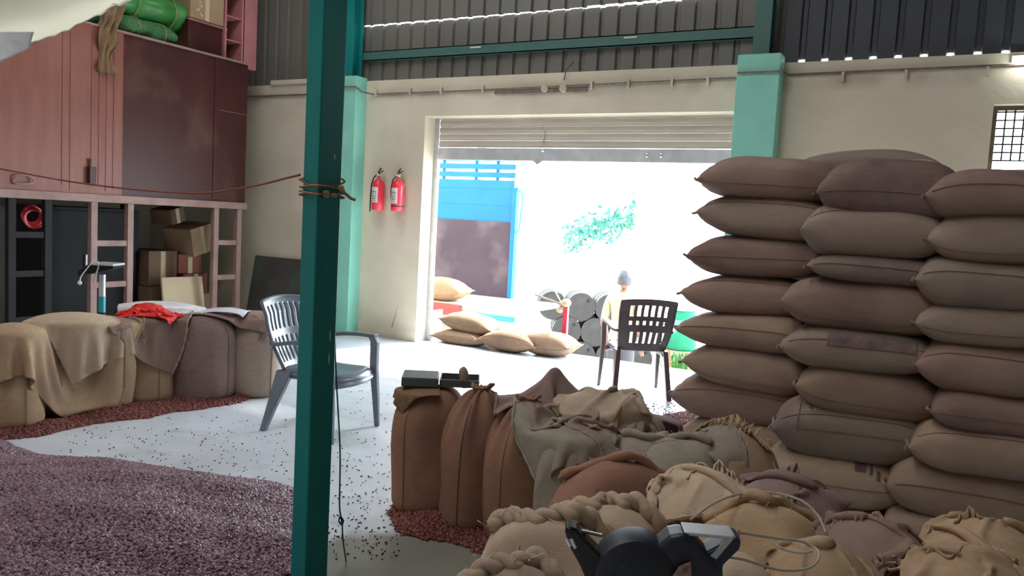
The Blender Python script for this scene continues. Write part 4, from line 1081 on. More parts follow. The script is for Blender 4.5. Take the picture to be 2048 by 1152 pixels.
# cartons on the bin
def carton(name, lo, hi, mat, rz, label, flap=False, group=None, tilt=(0, 0), tape=True):
    c = [(lo[i]+hi[i])/2 for i in range(3)]; h = [(hi[i]-lo[i])/2 for i in range(3)]
    e = empty(name, (c[0], c[1], lo[2]), rz, label, 'carton', group); e.rotation_euler = (tilt[0], tilt[1], rz)
    MB().box((-h[0], -h[1], 0), (h[0], h[1], 2*h[2])).build('box_body', mat, e, bevel=.006)
    if tape: MB().box((-h[0]-.001, -.03, -.0), (h[0]+.001, .03, 2*h[2]+.0015)).build('tape', M['tan_board'], e)
    for s in (-1, 1): MB().box((-h[0], s*.002 if s > 0 else -h[1], 2*h[2]), (h[0], h[1] if s > 0 else -.002, 2*h[2]+.004)).build('lid_flap', mat, e)
    if flap:
        mb = MB(); r = random.Random(2)
        for k in range(5):
            mb.add([(h[0]+.002, -h[1]*.72+r.uniform(0, .1), .03+k*.05), (h[0]+.002, -h[1]*.45+r.uniform(0, .06), .05+k*.05), (h[0]+.002, -h[1]*.5, .085+k*.05)], [(0, 1, 2)])
        mb.build('printed_picture', M['tan_board'], e)
    return e
carton('cardboard_box', (-8.35, 6.30, DZ+.42), (-7.75, 6.78, DZ+.80), M['card'], 0, 'brown cardboard box with a printed picture on top of the red crate', True)
cr = empty('red_crate', (-8.1, 6.58, DZ), 0, 'dark red crate under the cardboard box on the bin', 'crate')
MB().box((-.32, -.26, 0), (.30, .27, .40)).build('crate_body', M['maroon'], cr, bevel=.004)
MB().box((.29, -.27, .395), (.325, .28, .415)).build('rim', M['pinkframe'], cr)
MB().box((.30, .22, 0), (.325, .27, .40)).build('corner_post', M['pinkframe'], cr)
sf = empty('pink_rack', (-7.78, 7.0, DZ), 0, 'tall pink steel rack with narrow shelves at the end of the bin', 'rack')
MB().box((-.30, .06, 0), (.03, .10, 1.6)).build('side_plate', M['pinkframe'], sf, bevel=.003)
MB().box((-.02, -.20, 0), (.03, -.175, 1.6)).build('upright', M['pinkframe'], sf)
MB().box((-.02, .085, 0), (.03, .30, 1.6)).build('upright', M['pinkframe'], sf)
MB().box((-.32, -.2, 0), (-.30, .10, 1.6)).build('back_plate', M['maroon'], sf)
for z in (.0, .28, .56, .84, 1.12): MB().box((-.30, -.18, z+.0), (.02, .07, z+.012)).build('shelf', M['pinkframe'], sf)

# pale sheet hanging into the top left corner
vv = []; nx_, ny_ = 30, 24; ns = Noise(31, 2.5); r = np.random.default_rng(2)
A_ = [P(-160, -120, 3.9), P(300, -120, 4.2), P(262, -8, 4.2), P(90, 72, 3.95), P(-160, 160, 3.8)]
for i in range(nx_):
    s_ = i/(nx_-1)
    top_ = A_[0]*(1-s_)+A_[1]*s_
    bt = A_[4]*(1-s_/.55)+A_[3]*(s_/.55) if s_ < .55 else A_[3]*(1-(s_-.55)/.45)+A_[2]*((s_-.55)/.45)
    for j in range(ny_):
        t = j/(ny_-1); p = top_*(1-t)+bt*t
        p = p+CF*(.10*math.sin(t*2.6)+.05*ns(np.array((s_*3, t*3, 0))))+(np.array((0, 0, .008*r.normal())) if j == ny_-1 else 0)
        vv.append(p)
vv = np.array(vv); o_ = vv.mean(0)
ts = empty('tarpaulin_sheet', o_, 0, 'pale cream tarpaulin hanging into the top left corner', 'tarpaulin')
tsm = link_mesh('sheet', vv-o_, grid_faces(nx_, ny_, False, False), M['pale_tarp'], ts); md = tsm.modifiers.new('t', 'SOLIDIFY'); md.thickness = .006
q = []; nx_, ny_ = 22, 16; ns = Noise(37, 9)
B_ = [P(-80, 58, 3.75), P(66, 62, 3.85), P(52, 92, 3.85), P(-80, 150, 3.75)]
for i in range(nx_):
    s_ = i/(nx_-1); a_ = B_[0]*(1-s_)+B_[1]*s_; b2 = B_[3]*(1-s_)+B_[2]*s_
    for j in range(ny_):
        t = j/(ny_-1); p = a_*(1-t)+b2*t; q.append(p+CF*.03*ns(p)+CU*(.012*ns(p*2.3) if j == ny_-1 else 0))
q = np.array(q)
tm = link_mesh('torn_edge', q-o_, grid_faces(nx_, ny_, False, False), M['torn'], ts); md = tm.modifiers.new('t', 'SOLIDIFY'); md.thickness = .004

# ------------------------------------------------------------------ under the bin
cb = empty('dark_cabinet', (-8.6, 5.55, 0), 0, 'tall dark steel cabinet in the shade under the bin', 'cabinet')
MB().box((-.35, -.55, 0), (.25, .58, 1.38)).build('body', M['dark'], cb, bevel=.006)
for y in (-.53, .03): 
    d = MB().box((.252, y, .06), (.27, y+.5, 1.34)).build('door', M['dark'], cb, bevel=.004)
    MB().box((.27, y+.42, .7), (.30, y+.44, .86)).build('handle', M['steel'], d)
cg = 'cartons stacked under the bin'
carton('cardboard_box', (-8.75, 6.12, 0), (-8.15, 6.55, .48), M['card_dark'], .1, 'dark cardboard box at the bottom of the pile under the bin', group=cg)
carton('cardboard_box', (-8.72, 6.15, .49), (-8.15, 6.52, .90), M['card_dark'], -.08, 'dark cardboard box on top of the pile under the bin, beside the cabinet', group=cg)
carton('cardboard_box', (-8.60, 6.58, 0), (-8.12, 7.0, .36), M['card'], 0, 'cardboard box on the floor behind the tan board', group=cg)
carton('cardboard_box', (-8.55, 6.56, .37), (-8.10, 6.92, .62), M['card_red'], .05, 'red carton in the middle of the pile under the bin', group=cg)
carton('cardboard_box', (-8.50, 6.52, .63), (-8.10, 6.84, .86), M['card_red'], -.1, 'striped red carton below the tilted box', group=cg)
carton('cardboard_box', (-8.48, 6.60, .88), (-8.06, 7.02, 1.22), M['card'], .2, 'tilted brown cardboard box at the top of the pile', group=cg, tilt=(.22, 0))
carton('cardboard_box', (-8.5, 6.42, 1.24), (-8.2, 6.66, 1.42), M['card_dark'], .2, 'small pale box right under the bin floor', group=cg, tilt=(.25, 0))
tb = MB().box((-.02, -.27, 0), (.02, .27, .62)).build('tan_board', M['tan_board'], None, bevel=.018, seg=3)
tb.location = (-7.78, 6.35, 0.004); tb.rotation_euler = (0, -.16, -.1)
tag(tb, 'tan board with rounded corners leaning under the bin', 'board')
lb_ = MB().box((-.55, -.012, 0), (.62, .012, .86)).build('leaning_board', M['blackboard'], None, bevel=.004)
lb_.location = (-7.42, 7.44, .003); lb_.rotation_euler = (-.18, 0.0, 0)
tag(lb_, 'dark mouldy board leaning against the cream wall beside the mint pilaster', 'board')
rc = MB()
for k in range(5):
    c0 = np.array((-7.75+.012*k, 4.52, 1.30-.01*k))
    rc.tube([c0+np.array((0, math.cos(t*.35)*(.085+.012*math.sin(k*2)), math.sin(t*.35)*.085)) for t in range(19)], .013, 6)
tag(rc.build('hose_coil', pm('red_hose', (.62, .03, .05), .4), None, smooth=True), 'coil of red hose hanging under the bin', 'hose')
fr_ = empty('white_cupboard', (-9.7, 5.5, 0), 0, 'pale cupboard against the wall under the bin at the far left', 'cupboard')
MB().box((-.3, -.5, 0), (.2, .55, 1.36)).build('body', M['white_paint'], fr_, bevel=.006)
MB().box((.2, -.48, .72), (.215, .53, 1.34)).build('door', M['white_paint'], fr_, bevel=.004)
MB().box((.2, -.48, .05), (.215, .53, .70)).build('door', M['white_paint'], fr_, bevel=.004)
# weighing scale behind the row of sacks
sp = P(180, 545, 6.7)
sc_ = empty('platform_scale', (sp[0], sp[1], 0), face(0), 'platform weighing scale with a tilted grey display on a teal pole', 'scale')
MB().box((-.22, -.28, .05), (.22, .22, .12)).build('platform', M['steel'], sc_, bevel=.006)
for x in (-.19, .19):
    for y in (-.25, .19): MB().lathe([(.0, 0), (.025, 0), (.025, .05), (0, .05)], 10, c=(x, y, 0)).build('foot', M['cable'], sc_)
hz_ = sp[2]
MB().tube([(0, .2, .12), (0, .2, .50)], .028, 12).build('pole', M['dark'], sc_, smooth=True)
MB().tube([(0, .2, .50), (0, .2, .64)], .030, 12).build('pole_sleeve', pm('cyan_tape', (.02, .28, .33), .4), sc_, smooth=True)
MB().tube([(0, .2, .64), (0, .2, hz_-.03)], .028, 12).build('pole', M['steel'], sc_, smooth=True)
hd = MB().prism([(-.17, -.02), (.14, .06), (.15, .09), (-.06, .10), (-.16, .03)], -.10, .10).build('display_head', M['dark'], sc_, bevel=.012)
hd.location = (0, .2, hz_-.03)
MB().box((-.05, -.11, .085), (.15, .10, .105)).build('display_top', M['steel'], hd, bevel=.006)
MB().tube(spline([(0.02, -.11, .09), (.03, -.125, .04), (.0, -.12, -.04), (-.04, -.06, -.09)], 5), .006, 6).build('bracket_wire', M['steel'], sc_, smooth=True).location = (0, .2, hz_)
MB().tube(spline([(-.03, -.11, .08), (-.06, -.13, .03), (-.11, -.13, -.04), (-.125, -.13, -.09)], 5), .005, 6).ball((-.125, -.13, -.10), (.018, .014, .02)).build('probe_lead', M['white_paint'], sc_, smooth=True).location = (0, .2, hz_)
# small bowl behind the last sack
bp_ = PZ(536, 706, 0.0)
bw = MB().lathe([(.0, .0), (.06, .0), (.11, .06), (.125, .075), (.118, .075), (.10, .055), (.055, .012), (0, .012)], 24).build('metal_bowl', M['tan_board'], None, smooth=True)
bw.location = (bp_[0]-.12, bp_[1], 0.0); tag(bw, 'small bowl on the floor behind the last sack of the row', 'bowl')

# ------------------------------------------------------------------ chairs
def chair(name, loc_, rz, mat, label, rows):
    o = empty(name, loc_, rz, label, 'chair', 'plastic armchairs')
    W, D, SH = .44, .44, .42
    # seat: dished panel with a rolled front edge
    nx_, ny_ = 15, 18; v = []
    for i in range(nx_):
        u = i/(nx_-1)*2-1
        for j in range(ny_):
            t = j/(ny_-1)
            w = W/2*(1+.06*t)*(1-.02*abs(u)); y = -D/2+D*t
            z = SH-.018*(1-u*u)*math.sin(math.pi*t*.9)+.006
            if t > .9: z -= .05*((t-.9)/.1)**1.6; y -= .012*((t-.9)/.1)
            if abs(u) > .9: z -= .03*((abs(u)-.9)/.1)**1.5
            v.append((u*w, y*(1-.0*u)+.05*(1-u*u)*t, z))
    s_ = link_mesh('seat', v, grid_faces(nx_, ny_, False, False), mat, o); md = s_.modifiers.new('t', 'SOLIDIFY'); md.thickness = .012; md.offset = -1
    MB().box((-W/2+.01, -D/2, SH-.05), (-W/2+.035, D/2, SH-.012)).build('seat_rail', mat, o, bevel=.006)
    MB().box((W/2-.035, -D/2, SH-.05), (W/2-.01, D/2, SH-.012)).build('seat_rail', mat, o, bevel=.006)
    # front apron follows the curved front edge
    MB().tube([(u*W/2*1.04, D/2+.05*(1-u*u)-.018, SH-.055) for u in np.linspace(-1, 1, 13)], .022, 8).build('front_apron', mat, o, smooth=True)
    # backrest with slots cut through
    nu_, nv_ = 57, 60; g = np.zeros((nu_, nv_, 3))
    for i in range(nu_):
        u = i/(nu_-1)*2-1
        for j in range(nv_):
            t = j/(nv_-1)
            hw = .205+.035*t+.01*math.sin(t*3.1)
            y = -D/2-.02-.15*t-.05*math.sin(t*math.pi)*.6+.045*u*u+(.03*(t-.8)/.2 if t > .8 else 0)*-1
            z = SH+.0+.46*t-.02*u*u*t
            g[i, j] = (u*hw, y, z)
    f = []
    def slot(i, j):
        for (i0, i1, j0, j1) in rows:
            if i0 <= i < i1 and j0 <= j < j1: return True
        return False
    for i in range(nu_-1):
        for j in range(nv_-1):
            if not slot(i, j): f.append((i*nv_+j, (i+1)*nv_+j, (i+1)*nv_+j+1, i*nv_+j+1))
    b_ = link_mesh('backrest', g.reshape(-1, 3), f, mat, o); md = b_.modifiers.new('t', 'SOLIDIFY'); md.thickness = .014; md.offset = 0
    MB().tube([g[0, j] for j in range(0, nv_, 3)]+[g[i, -1]+np.array((0, 0, .004)) for i in range(0, nu_, 4)]+[g[-1, j] for j in range(nv_-1, -1, -3)], .012, 8).build('back_rim', mat, o, smooth=True)
    for s in (-1, 1):
        # front leg runs up to the arm
        mb = MB(); y1 = D/2-.015
        pts = [(s*.275, y1+.035, 0), (s*.268, y1+.02, .2), (s*.262, y1, .42), (s*.268, y1-.005, .60), (s*.270, y1-.03, .635)]
        v = []
        for (x_, y_, z_) in pts:
            w0 = .017+.010*min(1, z_/.4); v += [(x_-w0*.8, y_-w0, z_), (x_+w0*.8, y_-w0, z_), (x_+w0*.8, y_+w0, z_), (x_-w0*.8, y_+w0, z_)]
        n_ = len(pts); mb.add(v, [(0, 3, 2, 1), (4*n_-4, 4*n_-3, 4*n_-2, 4*n_-1)]+[(4*k+q_, 4*k+(q_+1) % 4, 4*k+4+(q_+1) % 4, 4*k+4+q_) for k in range(n_-1) for q_ in range(4)])
        mb.build('front_leg', mat, o, bevel=.005)
        # arm
        pts = spline([(s*.270, y1-.0, .640), (s*.275, y1-.15, .640), (s*.272, -.10, .625), (s*.255, -.22, .60), (s*.225, -.285, .60)], 4)
        mb = MB()
        v = []
        for k, q_ in enumerate(pts):
            t_ = pts[min(k+1, len(pts)-1)]-pts[max(k-1, 0)]; t_ = t_/np.linalg.norm(t_); sd_ = np.cross(t_, (0, 0, 1)); sd_ /= np.linalg.norm(sd_); up_ = np.array((0, 0, 1.))
            v += [q_-sd_*.026-up_*.014, q_+sd_*.026-up_*.014, q_+sd_*.026+up_*.012, q_-sd_*.026+up_*.012]
        n_ = len(pts); mb.add(v, [(0, 3, 2, 1), (4*n_-4, 4*n_-3, 4*n_-2, 4*n_-1)]+[(4*k+q2, 4*k+(q2+1) % 4, 4*k+4+(q2+1) % 4, 4*k+4+q2) for k in range(n_-1) for q2 in range(4)])
        mb.build('armrest', mat, o, bevel=.006)
        # rear leg: wide tapered channel, splayed back
        v = []
        for t, w in ((0, .038), (.35, .06), (.7, .095), (1.0, .12)):
            z = SH*t+.0; yy = -.335+.12*t; xx = s*(.245-.035*t)
            v += [(xx-.022, yy-w*.25, z), (xx+.022, yy-w*.25, z), (xx+.022, yy+w*.75, z), (xx-.022, yy+w*.75, z)]
        f2 = [(0, 3, 2, 1), (12, 13, 14, 15)]+[(4*k+q_, 4*k+(q_+1) % 4, 4*k+4+(q_+1) % 4, 4*k+4+q_) for k in range(3) for q_ in range(4)]
        MB().add(v, f2).build('rear_leg', mat, o, bevel=.006)
    return o
slA = [(7+k*6, 9+k*6, 33, 54) for k in range(8)]+[(7+k*6, 9+k*6, 6, 26) for k in range(8)]
slB = [(9+k*7, 13+k*7, 41, 54) for k in range(6)]+[(9+k*7, 12+k*7, 31, 36) for k in range(6)]+[(11+k*7, 14+k*7, 9, 23) for k in range(6)]
chair('plastic_chair', (-3.60, 4.10, 0), math.radians(-90+6), M['chair_grey'], 'slate grey plastic armchair with a slotted back behind the teal post', slA)
chair('plastic_chair', (-2.36, 6.82, 0), math.radians(33), M['chair_brown'], 'dark brown plastic armchair with a slotted back in the doorway', slB)

# ------------------------------------------------------------------ things lying on the sacks
p = MS[0]
lg = empty('ledger', (p[0]-.0, p[1]-.0, .652), face(4), 'dark ledger book lying on the leftmost upright sack', 'book')
MB().box((-.16, -.10, 0), (.02, .10, .045)).build('cover', M['ledger'], lg, bevel=.004)
MB().box((-.155, -.095, .006), (.023, .095, .038)).build('pages', M['card'], lg)
t2 = empty('metal_tray', (p[0]+.10*math.cos(YAW), p[1]+.10*math.sin(YAW)+.02, .652), face(2), 'dark grey tray beside the ledger on the upright sack', 'tray')
b = MB().box((-.08, -.09, 0), (.12, .09, .006)).box((-.08, -.09, .006), (-.074, .09, .036)).box((.114, -.09, .006), (.12, .09, .036)).box((-.074, -.09, .006), (.114, -.084, .036)).box((-.074, .084, .006), (.114, .09, .036))
b.build('pan', M['ledger'], t2)
kn = MB().tube(spline([(0, 0, 0), (.005, 0, .04), (-.002, .0, .08), (.0, 0, .105)], 4), [.022, .024, .025, .026, .026, .026, .025, .025, .024, .022, .018, .012, .004], 10).build('wooden_peg', M['wood'], None, smooth=True)
pk = PZ(926, 772, .645); kn.location = (pk[0], pk[1], .64); tag(kn, 'stubby rounded wooden peg standing at the end of the tray', 'peg')
rg = drape(18, 14, .26, .16, (p[0]-.02, p[1]-.10, .80), face(0), 91, squash=(.6, .5), z_noise=.03, steps=70, colls=[(p[0], p[1], .2, .17, .655, face(8), .03)])
cloth_object('rag', rg, M['brown_cloth'], 'small brown rag crumpled in front of the ledger', 'rag', hem=False)

# the black bag-stitching machine
mo = P(1300, 1110, 1.78)
mc = empty('bag_stitching_machine', (mo[0], mo[1], mo[2]-.11), face(-4), 'black hand-held bag stitching machine lying on the foreground sacks', 'machine')
def mx_(px, py): return ((px-1300)/FPX*1.78, (1110-py)/FPX*1.78+.11)
def poly(pts): return [mx_(*q_) for q_ in pts]
cx_, cz_ = mx_(1272, 1150)
MB().lathe([(.0, -.055), (.070, -.055), (.092, -.045), (.097, -.02), (.097, .03), (.085, .04), (0, .04)], 40, c=(cx_, 0, cz_), ax=1).build('motor_housing', M['navy'], mc, smooth=True)
MB().prism(poly([(1126, 1062), (1135, 1055), (1152, 1058), (1166, 1075), (1200, 1105), (1235, 1120), (1250, 1180), (1190, 1190), (1160, 1130), (1135, 1090)]), -.035, .02).build('grip_horn', M['gloss_black'], mc, bevel=.010, seg=3)
for a, b2 in (((1140, 1076), (1150, 1095)), ((1132, 1078), (1140, 1092))):
    q0, q1 = mx_(*a), mx_(*b2); MB().tube([(q0[0], -.036, q0[1]), (q1[0], -.036, q1[1])], .004, 6).build('bright_rivet', M['chrome'], mc, smooth=True)
q0, q1 = mx_(1160, 1072), mx_(1202, 1078); MB().tube([(q0[0], .0, q0[1]), (q1[0], .0, q1[1])], .004, 6).build('needle_rod', M['chrome'], mc, smooth=True)
MB().prism(poly([(1296, 1108), (1312, 1074), (1332, 1054), (1356, 1047), (1380, 1054), (1398, 1074), (1418, 1096), (1440, 1130), (1440, 1190), (1345, 1190), (1335, 1125)]), -.045, .03).build('saddle_arm', M['navy'], mc, bevel=.016, seg=4)
MB().prism(poly([(1406, 1082), (1460, 1046), (1470, 1054), (1468, 1072), (1438, 1108), (1448, 1190), (1380, 1190), (1385, 1120)]), -.035, .03).build('trigger_handle', M['navy'], mc, bevel=.008, seg=3)
MB().prism(poly([(1358, 1046), (1456, 1046), (1450, 1053), (1370, 1053)]), -.035, .03).build('steel_guard', M['steel'], mc, bevel=.003)
MB().prism(poly([(1440, 1054), (1454, 1050), (1424, 1094), (1412, 1088)]), -.036, -.02).build('bright_edge', M['steel'], mc)
MB().prism(poly([(1352, 1108), (1372, 1098), (1380, 1180), (1312, 1180)]), -.064, -.05).build('warning_sticker', M['sticker'], mc)
st_ = MB().prism(poly([(1310, 1160), (1345, 1128), (1352, 1150), (1330, 1180)]), -.068, -.064).build('caution_plate', M['sticker_y'], mc)
q0 = mx_(1331, 1146); text_mesh('HI', .022, .0005, 'plate_lettering', M['label_ink'], mc, (q0[0], -.0685, q0[1]), (math.radians(90), math.radians(-50), 0))
q0 = mx_(1226, 1118); text_mesh('RISVH', .027, .0008, 'embossed_lettering', pm('embossed_navy', (.03, .036, .05), .3), mc, (q0[0]+.006, -.056, q0[1]-.012), (math.radians(90), math.radians(-42), 0))
q0 = mx_(1255, 1147); MB().ball((q0[0], -.058, q0[1]), (.015, .004, .009)).build('oil_window', M['chrome'], mc, smooth=True)
# its cord: a wire loop over the sacks
zc = .70
wp = [P(1460, 1062, 1.9), P(1540, 1075, 2.0), P(1610, 1085, 2.05), P(1638, 1108, 2.02), P(1620, 1135, 1.98), P(1560, 1140, 1.95), P(1490, 1120, 1.9), P(1440, 1112, 1.85)]
wl = MB().tube(spline(wp, 8), .0035, 6)
wl2 = [P(1545, 1080, 2.05), P(1560, 1095, 2.03), P(1600, 1105, 2.0), P(1625, 1102, 2.0)]
wl.tube(spline(wl2, 6), .004, 6)
wb_ = MB(); 
wo = wl.build('machine_cord', M['wire'], None, smooth=True); tag(wo, 'thin pale cord looping over the sacks right of the black machine', 'cord')
wq = [P(1380, 1040, 2.35), P(1430, 1005, 2.42), P(1480, 988, 2.50), P(1540, 985, 2.52), P(1600, 1000, 2.45), P(1635, 1030, 2.40), P(1652, 1065, 2.35)]
tag(MB().tube(spline(wq, 8), .004, 6).build('binding_wire', M['wire'], None, smooth=True), 'stiff pale wire arching over the bulging sack', 'wire')

# ------------------------------------------------------------------ beans
def heap(name, outline, hfun, mat, label, n=70, bean=None, dens=5000, bsize=.0105, seed=1, seedcol=None):
    xs = [p[0] for p in outline]; ys = [p[1] for p in outline]
    x0, x1, y0, y1 = min(xs), max(xs), min(ys), max(ys)
    gx = np.linspace(x0, x1, n); gy = np.linspace(y0, y1, n)
    X, Y = np.meshgrid(gx, gy, indexing='ij')
    # signed distance to outline
    pts = np.array([(p[0], p[1]) for p in outline]); d = np.full(X.shape, 9.0); inside = np.zeros(X.shape, bool)
    for i in range(len(pts)):
        a = pts[i]; b = pts[(i+1) % len(pts)]; ab = b-a
        t = np.clip(((X-a[0])*ab[0]+(Y-a[1])*ab[1])/(ab@ab), 0, 1)
        d = np.minimum(d, np.hypot(X-a[0]-t*ab[0], Y-a[1]-t*ab[1]))
        c_ = ((a[1] > Y) != (b[1] > Y)); xx = (b[0]-a[0])*(Y-a[1])/(b[1]-a[1]+1e-12)+a[0]
        inside ^= c_ & (X < xx)
    ns = Noise(seed, 4); ns2 = Noise(seed+1, 15)
    v3 = np.stack([X, Y, 0*X], -1)
    d = np.where(inside, d, -d)+.05*ns(v3)*.6+.035*ns2(v3)*.5
    Z = hfun(np.maximum(d, 0), X, Y)+np.where(d > .02, .012*ns2(v3)*np.clip(d*4, 0, 1), 0)
    keep = d > -.005
    idx = -np.ones(X.shape, int); v = []
    for i in range(n):
        for j in range(n):
            if keep[i, j]: idx[i, j] = len(v); v.append((X[i, j], Y[i, j], max(Z[i, j], .002)))
    f = [(idx[i, j], idx[i+1, j], idx[i+1, j+1], idx[i, j+1]) for i in range(n-1) for j in range(n-1) if min(idx[i, j], idx[i+1, j], idx[i+1, j+1], idx[i, j+1]) >= 0]
    o = link_mesh(name, v, f, mat); tag(o, label, 'beans', kind='stuff')
    # loose beans on the surface, as real little ellipsoids
    proto = MB().ball((0, 0, 0), (bsize*1.25, bsize, bsize*.8), 7, 5).build('bean', bean, None, smooth=True)
    ng = bpy.data.node_groups.new(name+'_scatter', 'GeometryNodeTree')
    ng.interface.new_socket('Geometry', in_out='INPUT', socket_type='NodeSocketGeometry')
    ng.interface.new_socket('Geometry', in_out='OUTPUT', socket_type='NodeSocketGeometry')
    N = ng.nodes; L = ng.links
    gi = N.new('NodeGroupInput'); go = N.new('NodeGroupOutput')
    ds = N.new('GeometryNodeDistributePointsOnFaces'); ds.inputs['Density'].default_value = dens; ds.inputs['Seed'].default_value = seed
    ip = N.new('GeometryNodeInstanceOnPoints'); oi = N.new('GeometryNodeObjectInfo'); oi.inputs['Object'].default_value = proto
    rv = N.new('FunctionNodeRandomValue'); rv.data_type = 'FLOAT_VECTOR'; rv.inputs[0].default_value = (0, 0, 0); rv.inputs[1].default_value = (6.28, 6.28, 6.28)
    rs = N.new('FunctionNodeRandomValue'); rs.data_type = 'FLOAT'; rs.inputs[2].default_value = .7; rs.inputs[3].default_value = 1.25
    jn = N.new('GeometryNodeJoinGeometry')
    L.new(gi.outputs[0], ds.inputs[0]); L.new(ds.outputs[0], ip.inputs['Points']); L.new(oi.outputs['Geometry'], ip.inputs['Instance'])
    L.new(rv.outputs[0], ip.inputs['Rotation']); L.new(rs.outputs[1], ip.inputs['Scale'])
    L.new(gi.outputs[0], jn.inputs[0]); L.new(ip.outputs[0], jn.inputs[0]); L.new(jn.outputs[0], go.inputs[0])
    md = o.modifiers.new('scatter', 'NODES'); md.node_group = ng
    return o, proto
g0 = [PZ(x, y, 0) for x, y in ((-130, 890), (0, 884), (100, 912), (250, 926), (400, 950), (520, 966), (575, 972), (640, 985), (650, 1110))]
g0 += [np.array((-2.05, 1.6, 0)), np.array((-2.4, .6, 0)), np.array((-5.2, .6, 0))]
o, pr = heap('bean_heap', g0, lambda d, X, Y: .26*(1-np.exp(-d/.55)), M['beanbed'], 'wide heap of dry purple-brown beans spread over the floor', 90, M['bean'], 12000, .0086, 3)
pr.location = (-3.6, 1.3, .2)
proto_parent = pr
pr.parent = o; pr.matrix_parent_inverse = Matrix()
g1 = [PZ(x, y, 0) for x, y in ((-120, 900), (30, 880), (90, 872), (200, 850), (330, 828), (440, 815), (545, 788), (560, 770), (520, 745), (380, 740), (200, 760), (-120, 800))]
o1, pr1 = heap('bean_spill', g1, lambda d, X, Y: .035*(1-np.exp(-d/.12)), M['beanbed_red'], 'reddish beans spilled along the feet of the left row of sacks', 80, M['bean_red'], 4200, .0095, 5)
g2 = [PZ(x, y, 0) for x, y in ((770, 1030), (800, 1000), (900, 960), (1060, 960), (1150, 1080), (1050, 1150), (985, 1118), (900, 1090), (800, 1070))]
o2, pr2 = heap('bean_spill', g2, lambda d, X, Y: .04*(1-np.exp(-d/.10)), M['beanbed_red'], 'dark red beans spilled round the feet of the upright sacks', 50, M['bean_red'], 5200, .0095, 7)
g3 = [PZ(x, y, 0) for x, y in ((1300, 850), (1330, 835), (1380, 822), (1430, 830), (1440, 870), (1350, 880))]
o3, pr3 = heap('bean_spill', g3, lambda d, X, Y: .03*(1-np.exp(-d/.10)), M['beanbed_red'], 'patch of red beans on the floor at the foot of the stack', 40, M['bean_red'], 4200, .0095, 9)
for o_h, pr_h in ((o1, pr1), (o2, pr2), (o3, pr3)):
    pr_h.parent = o_h; c = np.mean([v.co for v in o_h.data.vertices], axis=0); pr_h.location = (float(c[0]), float(c[1]), .02)
# stray beans over the pale floor
sb = MB(); r = random.Random(77)
unit = MB().ball((0, 0, 0), (1, 1, 1), 6, 4)
def stray(px, py, s):
    p = PZ(px, py, 0); a = r.uniform(0, 6.28); ca, sa = math.cos(a), math.sin(a); l = s*r.uniform(.8, 1.6)
    sb.add([(p[0]+(x*l)*ca-(y*s*.7)*sa, p[1]+(x*l)*sa+(y*s*.7)*ca, .0035+z*.0035) for x, y, z in unit.v], unit.f)
for _ in range(260):
    px = r.uniform(655, 800); py = 860+ (r.random()**.7)*260; stray(px, py, r.uniform(.0025, .006))
for _ in range(300):
    px = 120+460*r.random(); py = 815+150*r.random()**.6; stray(px, py, r.uniform(.002, .006))
for _ in range(40): stray(r.uniform(690, 800), r.uniform(740, 880), .004)
for _ in range(140): stray(r.gauss(1330, 40), r.gauss(825, 18), .008)
tag(sb.build('stray_beans', M['speck'], None, smooth=True), 'stray dark beans and chaff scattered over the pale floor', 'beans', kind='stuff')

# ------------------------------------------------------------------ outside the doorway
GZ = -1.1
S('ground_yard', MB().box((-60, 8.32, GZ-.1), (50, 90, GZ)), M['ground'])
OG = 'jute sacks at the edge of the dock'
def dock(x0, x1, y0, y1, Y, mt, lab, seed, **k):
    a = PYY(x0, (y0+y1)/2, Y); b = PYY(x1, (y0+y1)/2, Y); zt = PYY((x0+x1)/2, y0, Y)[2]; zb = max(0, PYY((x0+x1)/2, y1, Y-.12)[2])
    lying_sack('jute_sack', abs(b[0]-a[0]), .42, max(zt-zb, .15), seed, M[mt], ((a[0]+b[0])/2, Y, zb), 0, lab, group=OG, **k)
dock(880, 978, 662, 700, 8.03, 'jute_out', 'jute sack on the dock edge nearest the door jamb', 700)
dock(896, 992, 628, 668, 8.10, 'jute_out', 'jute sack lying on top of the dock-edge sacks', 704, tilt=.10)
dock(974, 1078, 660, 715, 7.97, 'jute_out', 'jute sack in the middle of the dock-edge row with a tied ear', 708, knot=-1)
dock(1050, 1146, 662, 718, 8.05, 'jute_out', 'bleached jute sack at the right end of the dock-edge row', 712)
# truck with its side let down
BEDW = .35; tk_o = PZ(950, 606, BEDW); tk_o[1] = 9.25; TA = 0.0
tk = empty('cargo_truck', (tk_o[0], tk_o[1], GZ), TA, 'blue slatted cargo truck parked at the dock', 'truck')
def tloc(px, py, d):
    p = P(px, py, d)-np.array((tk_o[0], tk_o[1], GZ)); c_, s_ = math.cos(-TA), math.sin(-TA)
    return np.array((p[0]*c_-p[1]*s_, p[0]*s_+p[1]*c_, p[2]))
bedz = BEDW-GZ
far = PZ(1018, 597, BEDW)-np.array((tk_o[0], tk_o[1], GZ)); yF = far[1]; xR = far[0]; YF = yF+tk_o[1]
zmid = PYY(1022, 445, YF)[2]-GZ; ztop = PYY(1040, 312, YF)[2]-GZ; zsl = PYY(1030, 362, YF)[2]-GZ
def tx(px, py, Y): return PYY(px, py, Y)[0]-tk_o[0]
MB().box((-3.2, -.35, bedz-.06), (xR+.8, yF+.05, bedz)).build('bed_floor', M['white_bed'], tk)
MB().box((-3.2, -.39, bedz-.16), (tx(924, 610, 8.9), -.33, bedz-.01)).build('red_side_rail', M['truck_red'], tk, bevel=.01)
MB().box((tx(924, 610, 8.9), -.37, bedz-.16), (xR+.8, -.34, bedz-.09)).build('cyan_side_rail', M['cyan'], tk)
MB().box((-3.2, yF-.02, bedz), (xR, yF-.002, zmid)).build('plywood_lining', M['truck_dark'], tk)
nb = 5; 
